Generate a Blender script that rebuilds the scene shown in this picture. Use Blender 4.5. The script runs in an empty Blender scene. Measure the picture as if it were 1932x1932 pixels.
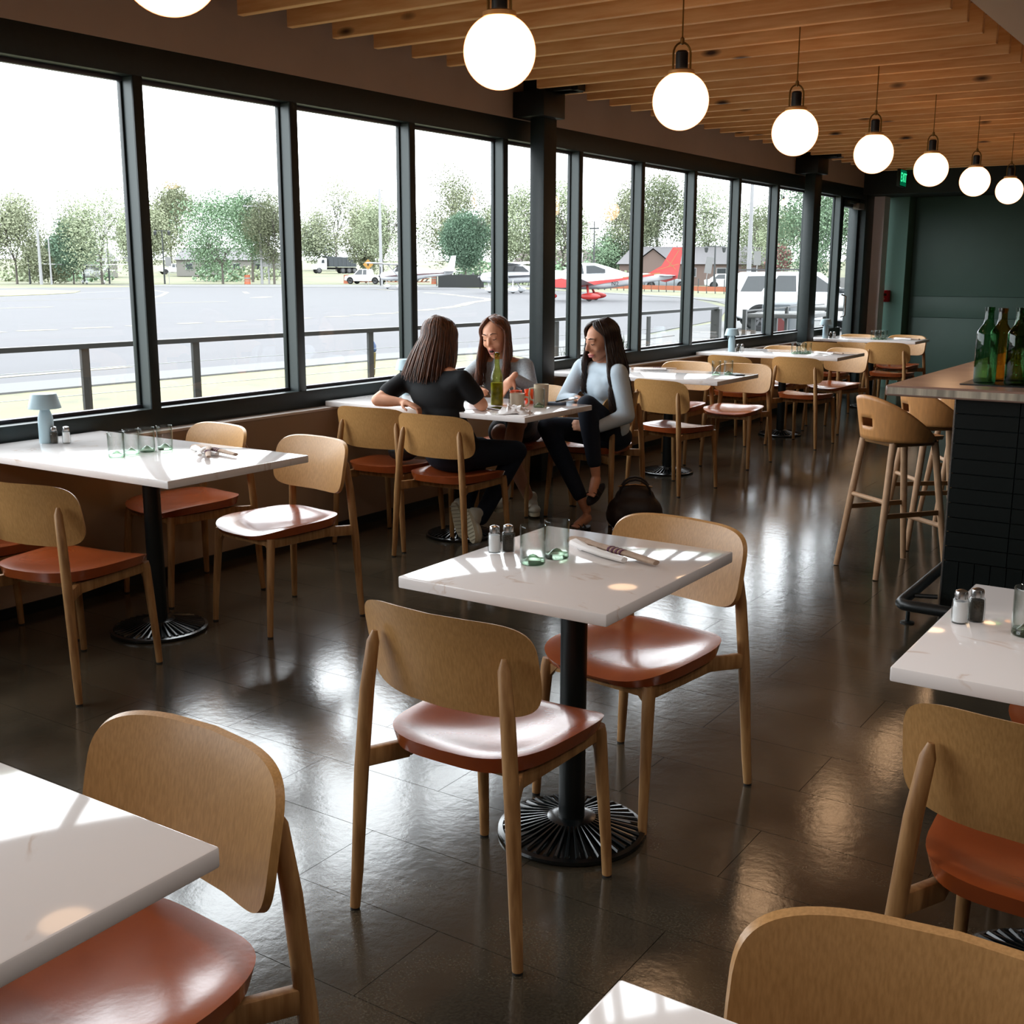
import bpy, bmesh, math, random
from mathutils import Vector, Matrix, noise
random.seed(7)
PI = math.pi
D = bpy.data
C = bpy.context.scene.collection

# ------------------------------------------------------------------ camera
cam_d = D.cameras.new('camera'); cam = D.objects.new('camera', cam_d); C.objects.link(cam)
cam_d.sensor_width = 36; cam_d.lens = 2185 / 1932 * 36; cam_d.clip_start = .05; cam_d.clip_end = 2000
YAW, PITCH, ROLL = math.radians(33.46), math.radians(-11.76), math.radians(.14)
fw = Vector((-math.sin(YAW) * math.cos(PITCH), math.cos(YAW) * math.cos(PITCH), math.sin(PITCH)))
rt = Vector((math.cos(YAW), math.sin(YAW), 0)); up = rt.cross(fw)
r2 = rt * math.cos(ROLL) + up * math.sin(ROLL); u2 = up * math.cos(ROLL) - rt * math.sin(ROLL)
cam.matrix_world = Matrix(((r2.x, u2.x, -fw.x, 0), (r2.y, u2.y, -fw.y, 0), (r2.z, u2.z, -fw.z, 1.5), (0, 0, 0, 1)))
bpy.context.scene.camera = cam

# ------------------------------------------------------------------ world, exposure, daylight
SKY = 9.0
EXK = .49    # outdoor albedo scale
DOWN = 9.5  # downlight watts
w = D.worlds.new('overcast_sky'); bpy.context.scene.world = w; w.use_nodes = True
nt = w.node_tree; nt.nodes.clear()
wo = nt.nodes.new('ShaderNodeOutputWorld'); bg = nt.nodes.new('ShaderNodeBackground')
tc = nt.nodes.new('ShaderNodeTexCoord'); sx = nt.nodes.new('ShaderNodeSeparateXYZ'); cr = nt.nodes.new('ShaderNodeValToRGB')
cr.color_ramp.elements[0].position = .0; cr.color_ramp.elements[0].color = (.80, .83, .88, 1)
cr.color_ramp.elements[1].position = .6; cr.color_ramp.elements[1].color = (.93, .96, 1, 1)
nt.links.new(tc.outputs['Generated'], sx.inputs[0]); nt.links.new(sx.outputs['Z'], cr.inputs[0])
nt.links.new(cr.outputs[0], bg.inputs[0]); nt.links.new(bg.outputs[0], wo.inputs[0]); bg.inputs[1].default_value = SKY
vs = bpy.context.scene.view_settings
vs.view_transform = 'Standard'; vs.look = 'None'; vs.gamma = 1; vs.use_curve_mapping = False; vs.exposure = 0.0
cy = bpy.context.scene.cycles
cy.max_bounces = 10; cy.diffuse_bounces = 4; cy.glossy_bounces = 4; cy.transmission_bounces = 8; cy.transparent_max_bounces = 16
cy.caustics_reflective = False; cy.caustics_refractive = False; cy.sample_clamp_indirect = 8
# portals only steer sampling of the sky through the real window openings
def portal(x, y0, y1, z0, z1):
    l = D.lights.new('window_portal', 'AREA'); l.shape = 'RECTANGLE'; l.size = y1 - y0; l.size_y = z1 - z0
    l.cycles.is_portal = True
    o = D.objects.new('window_portal', l); C.objects.link(o); o.location = (x, (y0 + y1) / 2, (z0 + z1) / 2)
    o.rotation_euler = (PI / 2, 0, -PI / 2)
portal(-4.95, -2.4, 15.0, .8, 2.4)

# ------------------------------------------------------------------ materials
def s2l(c):
    c /= 255
    return c / 12.92 if c <= .04045 else ((c + .055) / 1.055) ** 2.4
def rgb(h, k=1.0):
    h = h.lstrip('#')
    return tuple(min(1, s2l(int(h[i:i + 2], 16)) * k) for i in (0, 2, 4)) + (1,)
MATS = {}
def mat(name, col, rough=.5, metal=0, spec=.5, noise_amt=0, noise_scale=8, col2=None, stretch=None, bump=0, bump_scale=60,
        coat=0, trans=0, ior=1.45, emit=None, emit_s=0, alpha=1, sheen=0, coords='Object', detail=4):
    if name in MATS: return MATS[name]
    m = D.materials.new(name); m.use_nodes = True; n = m.node_tree; b = n.nodes['Principled BSDF']
    c = rgb(col) if isinstance(col, str) else tuple(x * EXK for x in col) + (1,)
    b.inputs['Base Color'].default_value = c; b.inputs['Roughness'].default_value = rough
    b.inputs['Metallic'].default_value = metal; b.inputs['Specular IOR Level'].default_value = spec
    b.inputs['IOR'].default_value = ior; b.inputs['Transmission Weight'].default_value = trans
    b.inputs['Coat Weight'].default_value = coat; b.inputs['Coat Roughness'].default_value = .20
    if sheen: b.inputs['Sheen Weight'].default_value = sheen
    if emit: b.inputs['Emission Color'].default_value = rgb(emit) if isinstance(emit, str) else tuple(emit) + (1,); b.inputs['Emission Strength'].default_value = emit_s
    if noise_amt or bump:
        t = n.nodes.new('ShaderNodeTexCoord'); mp = n.nodes.new('ShaderNodeMapping')
        n.links.new(t.outputs[coords], mp.inputs[0])
        if stretch: mp.inputs['Scale'].default_value = stretch
        if noise_amt:
            no = n.nodes.new('ShaderNodeTexNoise'); no.inputs['Scale'].default_value = noise_scale; no.inputs['Detail'].default_value = detail
            n.links.new(mp.outputs[0], no.inputs['Vector'])
            rp = n.nodes.new('ShaderNodeValToRGB'); rp.color_ramp.elements[0].position = .35; rp.color_ramp.elements[1].position = .65
            c2 = rgb(col2) if col2 else tuple(max(0, x * (1 - noise_amt)) for x in c[:3]) + (1,)
            rp.color_ramp.elements[0].color = c2; rp.color_ramp.elements[1].color = c
            n.links.new(no.outputs[0], rp.inputs[0]); n.links.new(rp.outputs[0], b.inputs['Base Color'])
        if bump:
            nb = n.nodes.new('ShaderNodeTexNoise'); nb.inputs['Scale'].default_value = bump_scale; nb.inputs['Detail'].default_value = 5
            n.links.new(mp.outputs[0], nb.inputs['Vector']); bp = n.nodes.new('ShaderNodeBump'); bp.inputs['Strength'].default_value = bump
            bp.inputs['Distance'].default_value = .01
            n.links.new(nb.outputs[0], bp.inputs['Height']); n.links.new(bp.outputs[0], b.inputs['Normal'])
    MATS[name] = m; return m

OAK = mat('oak_veneer', '#bd8f58', .42, noise_amt=.3, noise_scale=34, stretch=(7, 7, .16), col2='#ab7f4a', coat=.1, detail=6)
OAKLEG = mat('oak_leg', '#ad8353', .5, noise_amt=.3, noise_scale=12, stretch=(5, 5, .6), col2='#8a6138')
OAKDARK = mat('oak_rail', '#8a6238', .5, noise_amt=.3, noise_scale=12, stretch=(1, 1, 4))
STOOLWOOD = mat('stool_ply', '#c98f55', .45, noise_amt=.18, noise_scale=10, stretch=(6, 6, 1))
STOOLLEG = mat('stool_leg', '#c7a07c', .5, noise_amt=.15, noise_scale=20)
LEATHER = mat('tan_leather', '#a34e22', .24, spec=.85, noise_amt=.2, noise_scale=4, bump=.03, bump_scale=90, coat=.5, col2='#8c401c')
QUARTZ = mat('white_quartz', '#cfc8c6', .09, spec=.6, noise_amt=.1, noise_scale=30)
BLACKCAST = mat('black_cast_iron', '#0a0f10', .22, spec=.6, coat=.3)
BLACKSTEEL = mat('black_steel', '#0a1112', .4)
PAINTDARK = mat('dark_frame_paint', '#1f2a2b', .45, noise_amt=.15, noise_scale=30)
FRAMELIT = mat('lit_frame_grey', '#3a4242', .4, metal=.2)
BRASS = mat('aged_brass', '#8a6c3e', .35, metal=1)
CHROME = mat('brushed_metal', '#b8b8b8', .25, metal=1)
RUBBER = mat('rubber_glide', '#141414', .7)
CREAM = mat('cream_ceramic', '#cdbfa9', .35)
PAPER = mat('white_paper', '#e8e4e2', .8)
KRAFT = mat('kraft_paper', '#b39a86', .8, noise_amt=.2, noise_scale=40)
PURPLE = mat('stripe_print', '#5c2b45', .8)
LAMPBLUE = mat('pale_blue_metal', '#9db4bd', .45)

def schlick(n, f0=.04):
    lw = n.nodes.new('ShaderNodeLayerWeight'); lw.inputs[0].default_value = .5
    p = n.nodes.new('ShaderNodeMath'); p.operation = 'POWER'; p.inputs[1].default_value = 5; n.links.new(lw.outputs['Facing'], p.inputs[0])
    q = n.nodes.new('ShaderNodeMath'); q.operation = 'MULTIPLY_ADD'; q.inputs[1].default_value = 1 - f0; q.inputs[2].default_value = f0; n.links.new(p.outputs[0], q.inputs[0])
    return q
def emis(name, col, s):
    m = D.materials.new(name); m.use_nodes = True; n = m.node_tree; n.nodes.clear()
    o = n.nodes.new('ShaderNodeOutputMaterial'); e = n.nodes.new('ShaderNodeEmission'); e.inputs[0].default_value = tuple(col) + (1,); e.inputs[1].default_value = s
    n.links.new(e.outputs[0], o.inputs[0]); return m
def paneglass(name, tint=(1, 1, 1), ior=1.5):
    m = D.materials.new(name); m.use_nodes = True; n = m.node_tree; n.nodes.clear()
    o = n.nodes.new('ShaderNodeOutputMaterial'); mx = n.nodes.new('ShaderNodeMixShader'); tr = n.nodes.new('ShaderNodeBsdfTransparent'); gl = n.nodes.new('ShaderNodeBsdfGlossy')
    fr = schlick(n); tr.inputs[0].default_value = tint + (1,); gl.inputs['Roughness'].default_value = .01
    n.links.new(fr.outputs[0], mx.inputs[0]); n.links.new(tr.outputs[0], mx.inputs[1]); n.links.new(gl.outputs[0], mx.inputs[2]); n.links.new(mx.outputs[0], o.inputs[0]); return m
PANE = paneglass('window_glass', (.97, .985, .98))
def tumblerglass(name, tint, edge):
    # thin-walled bottle glass: clear through the middle, green where the wall is seen edge-on
    m = D.materials.new(name); m.use_nodes = True; n = m.node_tree; n.nodes.clear()
    o = n.nodes.new('ShaderNodeOutputMaterial'); mx = n.nodes.new('ShaderNodeMixShader'); tr = n.nodes.new('ShaderNodeBsdfTransparent'); gl = n.nodes.new('ShaderNodeBsdfGlossy')
    fr = schlick(n); gl.inputs['Roughness'].default_value = .02
    lw = n.nodes.new('ShaderNodeLayerWeight'); lw.inputs[0].default_value = .3; mc = n.nodes.new('ShaderNodeMix'); mc.data_type = 'RGBA'
    mc.inputs[6].default_value = tint + (1,); mc.inputs[7].default_value = edge + (1,); n.links.new(lw.outputs['Facing'], mc.inputs[0]); n.links.new(mc.outputs[2], tr.inputs[0])
    n.links.new(fr.outputs[0], mx.inputs[0]); n.links.new(tr.outputs[0], mx.inputs[1]); n.links.new(gl.outputs[0], mx.inputs[2]); n.links.new(mx.outputs[0], o.inputs[0]); return m
TUMBLER = tumblerglass('bottle_tumbler_glass', (.985, .99, .985), (.42, .50, .45))
TUMBASE = tumblerglass('thick_green_base', (.82, .92, .82), (.20, .38, .22))
SHAKER = tumblerglass('shaker_glass', (.96, .97, .97), (.55, .6, .6))
GREENGL = tumblerglass('green_bottle_glass', (.30, .58, .34), (.03, .16, .06))
AMBERGL = tumblerglass('amber_bottle_glass', (.62, .45, .12), (.20, .11, .01))
OLIVEGL = tumblerglass('olive_bottle_glass', (.86, .88, .42), (.30, .34, .06))

# ------------------------------------------------------------------ geometry helpers
class G:
    def __init__(s): s.v = []; s.f = []
    def add(s, vs_, fs_):
        k = len(s.v); s.v += [tuple(p) for p in vs_]; s.f += [tuple(i + k for i in f) for f in fs_]; return s
    def box(s, a, b):
        x0, y0, z0 = a; x1, y1, z1 = b
        return s.add([(x0, y0, z0), (x1, y0, z0), (x1, y1, z0), (x0, y1, z0), (x0, y0, z1), (x1, y0, z1), (x1, y1, z1), (x0, y1, z1)],
                     [(0, 3, 2, 1), (4, 5, 6, 7), (0, 1, 5, 4), (1, 2, 6, 5), (2, 3, 7, 6), (3, 0, 4, 7)])
    def bar(s, p, q, w, h, up_=(0, 0, 1)):
        p = Vector(p); q = Vector(q); d = (q - p).normalized(); u = Vector(up_); sd = d.cross(u)
        if sd.length < 1e-4: sd = Vector((1, 0, 0))
        sd.normalize(); u = sd.cross(d); a = sd * w / 2; b = u * h / 2
        vs_ = [p - a - b, p + a - b, p + a + b, p - a + b, q - a - b, q + a - b, q + a + b, q - a + b]
        return s.add(vs_, [(0, 1, 2, 3), (7, 6, 5, 4), (0, 4, 5, 1), (1, 5, 6, 2), (2, 6, 7, 3), (3, 7, 4, 0)])
    def tube(s, path, rad, n=12, cap=True, flat=1.0):
        pts = [Vector(p) for p in path]
        if not hasattr(rad, '__len__'): rad = [rad] * len(pts)
        t0 = (pts[1] - pts[0]).normalized(); ref = Vector((0, 0, 1)) if abs(t0.z) < .9 else Vector((1, 0, 0))
        a = t0.cross(ref).normalized(); k = len(s.v); m = len(pts)
        for i, p in enumerate(pts):
            t = (pts[min(i + 1, m - 1)] - pts[max(i - 1, 0)]).normalized()
            a = (a - t * a.dot(t)).normalized(); b = t.cross(a)
            for j in range(n):
                th = 2 * PI * j / n; s.v.append(tuple(p + (a * math.cos(th) + b * math.sin(th) * flat) * rad[i]))
        for i in range(m - 1):
            for j in range(n):
                s.f.append((k + i * n + j, k + i * n + (j + 1) % n, k + (i + 1) * n + (j + 1) % n, k + (i + 1) * n + j))
        if cap: s.f.append(tuple(k + n - 1 - j for j in range(n))); s.f.append(tuple(k + (m - 1) * n + j for j in range(n)))
        return s
    def lathe(s, prof, c=(0, 0, 0), n=24, close=False):
        k = len(s.v); m = len(prof)
        for r, z in prof:
            for j in range(n):
                th = 2 * PI * j / n; s.v.append((c[0] + r * math.cos(th), c[1] + r * math.sin(th), c[2] + z))
        for i in range(m - 1):
            for j in range(n): s.f.append((k + i * n + j, k + i * n + (j + 1) % n, k + (i + 1) * n + (j + 1) % n, k + (i + 1) * n + j))
        if close: s.f.append(tuple(k + n - 1 - j for j in range(n))); s.f.append(tuple(k + (m - 1) * n + j for j in range(n)))
        return s
    def ball(s, c, r, n=16, m=10, rot=None):
        if not hasattr(r, '__len__'): r = (r, r, r)
        k = len(s.v); c = Vector(c)
        def P(v):
            v = Vector((v[0] * r[0], v[1] * r[1], v[2] * r[2]))
            if rot is not None: v = rot @ v
            return tuple(c + v)
        s.v.append(P((0, 0, -1)))
        for i in range(1, m):
            ph = -PI / 2 + PI * i / m
            for j in range(n):
                th = 2 * PI * j / n; s.v.append(P((math.cos(ph) * math.cos(th), math.cos(ph) * math.sin(th), math.sin(ph))))
        s.v.append(P((0, 0, 1))); top = len(s.v) - 1
        for j in range(n): s.f.append((k, k + 1 + (j + 1) % n, k + 1 + j)); s.f.append((top, k + 1 + (m - 2) * n + j, k + 1 + (m - 2) * n + (j + 1) % n))
        for i in range(m - 2):
            for j in range(n): s.f.append((k + 1 + i * n + j, k + 1 + i * n + (j + 1) % n, k + 1 + (i + 1) * n + (j + 1) % n, k + 1 + (i + 1) * n + j))
        return s
    def capsule(s, p, q, r0, r1, n=14):
        p = Vector(p); q = Vector(q); d = (q - p).normalized()
        path = []; rr = []
        for a in (-.98, -.8, -.5, 0): path.append(p + d * a * r0); rr.append(r0 * math.sqrt(1 - a * a))
        for a in (0, .5, .8, .98): path.append(q + d * a * r1); rr.append(r1 * math.sqrt(1 - a * a))
        return s.tube(path, rr, n)
    def prism(s, poly, z0, z1):
        n = len(poly); return s.add([(x, y, z0) for x, y in poly] + [(x, y, z1) for x, y in poly],
            [tuple(range(n - 1, -1, -1)), tuple(range(n, 2 * n))] + [(i, (i + 1) % n, n + (i + 1) % n, n + i) for i in range(n)])
    def prism_y(s, poly, y0, y1):
        n = len(poly); return s.add([(x, y0, z) for x, z in poly] + [(x, y1, z) for x, z in poly],
            [tuple(range(n)), tuple(range(2 * n - 1, n - 1, -1))] + [((i + 1) % n, i, n + i, n + (i + 1) % n) for i in range(n)])
    def shell(s, outline, rings, top, bot):
        """closed pad/plate: outline in uv, mapped by top(u,v,r) and bot(u,v,r); r = 0 centre .. 1 rim"""
        n = len(outline); k = len(s.v)
        for fn in (top, bot):
            s.v.append(tuple(fn(0, 0, 0)))
            for i in range(1, rings + 1):
                r = i / rings
                for u, v in outline: s.v.append(tuple(fn(u * r, v * r, r)))
        N = 1 + rings * n
        for side in (0, 1):
            o = k + side * N
            for j in range(n):
                a, b = o + 1 + j, o + 1 + (j + 1) % n; s.f.append((o, a, b) if side == 0 else (o, b, a))
            for i in range(rings - 1):
                for j in range(n):
                    a = o + 1 + i * n + j; b = o + 1 + i * n + (j + 1) % n; c, d = b + n, a + n
                    s.f.append((a, d, c, b) if side == 0 else (a, b, c, d))
        for j in range(n):
            a = k + 1 + (rings - 1) * n + j; b = k + 1 + (rings - 1) * n + (j + 1) % n; s.f.append((a, a + N, b + N, b))
        return s
    def xf(s, M):
        s.v = [tuple(M @ Vector(p)) for p in s.v]; return s
    def mesh(s, name, m=None, ang=35, bevel=0, seg=2):
        me = D.meshes.new(name); me.from_pydata(s.v, [], s.f)
        if bevel:
            bm = bmesh.new(); bm.from_mesh(me)
            es = [e for e in bm.edges if len(e.link_faces) == 2 and e.calc_face_angle(0) > .5]
            bmesh.ops.bevel(bm, geom=es, offset=bevel, segments=seg, profile=.5, affect='EDGES', clamp_overlap=True); bm.to_mesh(me); bm.free()
        for p in me.polygons: p.use_smooth = True
        me.set_sharp_from_angle(angle=math.radians(ang))
        if m: me.materials.append(m)
        return me
    def make(s, name, m, parent=None, loc=(0, 0, 0), rz=0, **kw):
        me = s.mesh(name, m, **kw); o = D.objects.new(name, me); C.objects.link(o); o.parent = parent; o.location = loc; o.rotation_euler = (0, 0, rz); return o

def tag(o, label=None, cat=None, group=None, kind=None):
    if label: o['label'] = label
    if cat: o['category'] = cat
    if group: o['group'] = group
    if kind: o['kind'] = kind
    return o
def empty(name, loc=(0, 0, 0), rz=0, label=None, cat=None, group=None, kind=None):
    o = D.objects.new(name, None); C.objects.link(o); o.location = loc; o.rotation_euler = (0, 0, rz); o.empty_display_size = .1
    return tag(o, label, cat, group, kind)
def copy_tree(o, parent=None):
    c = o.copy(); C.objects.link(c); c.parent = parent
    for ch in list(o.children): copy_tree(ch, c)
    return c
USED = set()
def place(proto, loc, rz=0, label=None, cat=None, group=None, scale=None):
    o = proto if proto.name not in USED else copy_tree(proto)
    if o is proto: USED.add(proto.name)
    o.location = loc; o.rotation_euler = (0, 0, rz)
    if scale: o.scale = scale
    return tag(o, label, cat, group)
def supere(a, b, p, q, n=44):
    out = []
    for i in range(n):
        t = 2 * PI * i / n; c, s_ = math.cos(t), math.sin(t)
        out.append((a * math.copysign(abs(c) ** (2 / p), c), b * math.copysign(abs(s_) ** (2 / q), s_)))
    return out
# ================================================================== SETTING
XW = -4.60      # plane of the window frames (room side)
XK = -4.53      # knee wall face
YB = -2.6; YF = 15.72; XR = 3.2; ZC = 2.95

def floor_mat():
    m = D.materials.new('polished_floor_tile'); m.use_nodes = True; n = m.node_tree; b = n.nodes['Principled BSDF']
    t = n.nodes.new('ShaderNodeNewGeometry'); oi = n.nodes.new('ShaderNodeObjectInfo')
    a = n.nodes.new('ShaderNodeTexNoise'); a.inputs['Scale'].default_value = 3.2; a.inputs['Detail'].default_value = 6
    f = n.nodes.new('ShaderNodeTexNoise'); f.inputs['Scale'].default_value = 170; f.inputs['Detail'].default_value = 3
    for q in (a, f): n.links.new(t.outputs['Position'], q.inputs['Vector'])
    r = n.nodes.new('ShaderNodeValToRGB'); r.color_ramp.elements[0].position = .3; r.color_ramp.elements[1].position = .72
    r.color_ramp.elements[0].color = rgb('#332e25'); r.color_ramp.elements[1].color = rgb('#4d4436')
    ad = n.nodes.new('ShaderNodeMath'); ad.operation = 'MULTIPLY_ADD'; ad.inputs[1].default_value = .06; n.links.new(oi.outputs['Random'], ad.inputs[0]); n.links.new(a.outputs[0], ad.inputs[2])
    n.links.new(ad.outputs[0], r.inputs[0])
    r2_ = n.nodes.new('ShaderNodeValToRGB'); r2_.color_ramp.elements[0].position = .40; r2_.color_ramp.elements[1].position = .62
    r2_.color_ramp.elements[0].color = (.45, .45, .45, 1); r2_.color_ramp.elements[1].color = (1.15, 1.15, 1.15, 1); n.links.new(f.outputs[0], r2_.inputs[0])
    mx = n.nodes.new('ShaderNodeMix'); mx.data_type = 'RGBA'; mx.blend_type = 'MULTIPLY'; mx.inputs[0].default_value = .7
    n.links.new(r.outputs[0], mx.inputs[6]); n.links.new(r2_.outputs[0], mx.inputs[7]); n.links.new(mx.outputs[2], b.inputs['Base Color'])
    rr = n.nodes.new('ShaderNodeMapRange'); rr.inputs[3].default_value = .10; rr.inputs[4].default_value = .17; n.links.new(a.outputs[0], rr.inputs[0]); n.links.new(rr.outputs[0], b.inputs['Roughness'])
    b.inputs['Specular IOR Level'].default_value = 1.0
    nb = n.nodes.new('ShaderNodeTexNoise'); nb.inputs['Scale'].default_value = 22; nb.inputs['Detail'].default_value = 7; nb.inputs['Roughness'].default_value = .62
    n.links.new(t.outputs['Position'], nb.inputs['Vector'])
    bp = n.nodes.new('ShaderNodeBump'); bp.inputs['Strength'].default_value = .055; bp.inputs['Distance'].default_value = .01; n.links.new(nb.outputs[0], bp.inputs['Height']); n.links.new(bp.outputs[0], b.inputs['Normal'])
    return m
FLOOR = floor_mat()
floor = G().box((-4.7, YB, -.06), (XR + .1, YF + .4, -.004)).make('floor', mat('floor_joint', '#1d1a15', .6)); tag(floor, kind='structure')
# 0.885 x 0.295 m tiles in running bond; the nearest in view are single parts
TL, TW = .885, .295
tiles = []
row = -12
for row in range(-14, 50):
    y0 = 1.936 + row * TW
    if y0 + TW < YB or y0 > YF: continue
    off = -1.928 if row % 2 == 0 else -1.925 + TL / 2
    for k in range(-5, 9):
        x0 = off + k * TL
        a, bx_ = max(x0, -4.69), min(x0 + TL, XR)
        c_, d_ = max(y0, YB), min(y0 + TW, YF + .3)
        if bx_ - a < .02 or d_ - c_ < .02: continue
        cx_, cy_ = (a + bx_) / 2, (c_ + d_) / 2
        dep = cx_ * fw.x + cy_ * fw.y
        lat = abs(cx_ * rt.x + cy_ * rt.y)
        vis = dep > .8 and lat < .52 * dep + .8
        tiles.append((not vis, dep, a, bx_, c_, d_))
tiles.sort()
TILE_ME = {}
rest = G(); g_ = .0009
for i, (nv, dep, a, b_, c_, d_) in enumerate(tiles):
    if i < 290 and not nv:
        key = (round(b_ - a, 3), round(d_ - c_, 3)); hx, hy = (b_ - a) / 2 - g_, (d_ - c_) / 2 - g_
        if key not in TILE_ME: TILE_ME[key] = G().box((-hx, -hy, -.012), (hx, hy, 0)).mesh('floor_tile', FLOOR)
        o = D.objects.new('floor_tile', TILE_ME[key]); C.objects.link(o); o.parent = floor; o.location = ((a + b_) / 2, (c_ + d_) / 2, 0)
    else: rest.box((a + g_, c_ + g_, -.012), (b_ - g_, d_ - g_, 0))
o = rest.make('floor_tile_field', FLOOR, floor); tag(o, kind='stuff')

KNEE = mat('taupe_wall_paint', '#a48e78', .8, noise_amt=.06, noise_scale=3)
SOFFIT = mat('brown_bulkhead_paint', '#b8a594', .85, noise_amt=.08, noise_scale=2)
wall = G().box((XK - .20, YB, 0), (XK, 14.3, .718)).make('wall_left', KNEE); tag(wall, kind='structure')
G().box((XW - .12, YB, .718), (XK + .012, 14.3, .733)).make('ledge', mat('pale_ledge', '#d8cfc8', .18), wall, bevel=.003)
G().box((XW - .25, YB, 2.525), (XW, YF, ZC)).make('upper_wall', SOFFIT, wall)
bb = G().box((XK, YB, 0), (XK + .012, 14.3, .05)).make('baseboard_left', BLACKSTEEL); tag(bb, kind='structure')
tr = G().box((XW - .11, YB, 2.385), (XW, 15.2, 2.525))
o = tr.make('trim_1', PAINTDARK, bevel=.004); tag(o, kind='structure')
o = G().box((XW - .11, YB, .733), (XW, 14.3, .832)).make('trim_2', PAINTDARK, bevel=.004); tag(o, kind='structure')
# bays: mullions with their glazing stops, one pane each
ys = [3.785 + 1.03 * k for k in range(-6, 11)]
for y in ys:
    m_ = G().box((XW - .10, y - .03, .83), (XW, y + .028, 2.386)).make('mullion', PAINTDARK, wall, bevel=.003)
    m_['label'] = 'dark steel mullion'
    G().box((XW - .070, y - .0305, .832), (XW - .008, y - .0295, 2.38)).make('mullion_lit_side', FRAMELIT, m_)  # lighter grey skin: daylight on this side painted into the colour
    st = G()
    for sy in (-1, 1): st.box((XW - .100, y + sy * .034 - .007, .832), (XW - .074, y + sy * .034 + .007, 2.386))
    st.make('glazing_stop', PAINTDARK, m_, bevel=.002)
for i in range(len(ys) - 1):
    y0, y1 = ys[i], ys[i + 1]
    p = G().box((XW - .093, y0 + .03, .832), (XW - .087, y1 - .03, 2.386)).make('window_%d' % (i + 1), PANE); tag(p, kind='structure')
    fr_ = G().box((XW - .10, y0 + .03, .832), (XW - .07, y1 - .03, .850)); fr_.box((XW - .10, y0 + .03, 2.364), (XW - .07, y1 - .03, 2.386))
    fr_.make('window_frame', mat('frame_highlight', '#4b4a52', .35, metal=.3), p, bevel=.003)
# glazed door at the far end of the window wall, with its closer
door = G().box((XW - .13, 14.36, .05), (XW - .12, 14.95, 2.3)).make('door_1', PANE); tag(door, kind='structure')
f_ = G().box((XW - .15, 14.25, .0), (XW - .06, 14.37, 2.385)); f_.box((XW - .15, 14.92, 0), (XW - .06, 15.03, 2.385)); f_.box((XW - .15, 14.3, 2.28), (XW - .06, 15.0, 2.386)); f_.box((XW - .15, 14.3, 0), (XW - .06, 15.0, .14))
f_.make('door_frame', PAINTDARK, door, bevel=.003)
G().bar((XW - .05, 14.5, 2.34), (XW + .0, 14.9, 2.32), .03, .03).make('closer_arm', CHROME, door)
G().box((XW - .06, 14.7, 2.26), (XW + .02, 14.92, 2.33)).make('door_closer', mat('closer_grey', '#6b6460', .5), door, bevel=.006)
G().tube([(XW - .05, 14.44, .95), (XW - .0, 14.44, .97), (XW + .0, 14.44, 1.2), (XW - .05, 14.44, 1.22)], .012).make('door_handle', CHROME, door)
o = G().box((XW - .2, 14.99, 0), (XW + .02, 15.32, 2.45)).make('trim_3', PAINTDARK, bevel=.004); tag(o, kind='structure')
o = G().box((XW - .2, 15.33, 0), (XW + .15, 15.56, 2.52)).make('trim_4', mat('white_return', '#e6dfe0', .7)); tag(o, kind='structure')

# far wall: green panelling with shadow gaps, slanted side piece, dark bulkhead above
GREEN = mat('deep_green_paint', '#374f46', .55, noise_amt=.06, noise_scale=4)
wf_ = G().box((-4.9, YF + .02, 0), (XR, YF + .2, ZC)).make('wall_far', mat('panel_gap', '#2c4039', .7)); tag(wf_, kind='structure')
def panel(x0, x1, z0, z1): G().box((x0 + .002, YF, z0 + .002), (x1 - .002, YF + .03, z1 - .002)).make('wall_panel', GREEN, wf_, bevel=.002)
for x0, x1 in ((-4.16, -2.2), (-2.2, -.2), (-.2, 1.6), (1.6, XR)):
    panel(x0, x1, 0, .92); panel(x0, x1, .92, 1.19); panel(x0, x1, 1.19, 2.44)
G().prism([(-4.72, YF - .01), (-4.20, YF - .17), (-4.165, YF - .002), (-4.165, YF + .03), (-4.72, YF + .03)], 0, 2.44).make('wall_panel', mat('lit_side_green', '#567a6e', .5), wf_)  # wall green lightened here, window light put into the colour
o = G().box((-4.6, 14.9, 2.44), (XR, YF + .1, ZC)).make('trim_5', mat('dark_bulkhead', '#141a18', .7)); tag(o, kind='structure')
o = G().box((XR, YB, 0), (XR + .15, YF + .2, ZC)).make('wall_right', mat('right_wall_paint', '#4a3d33', .8)); tag(o, kind='structure')
o = G().box((-4.9, YB - .15, 0), (XR + .15, YB, ZC)).make('wall_back', mat('back_wall_paint', '#6b5a4d', .8)); tag(o, kind='structure')

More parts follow.
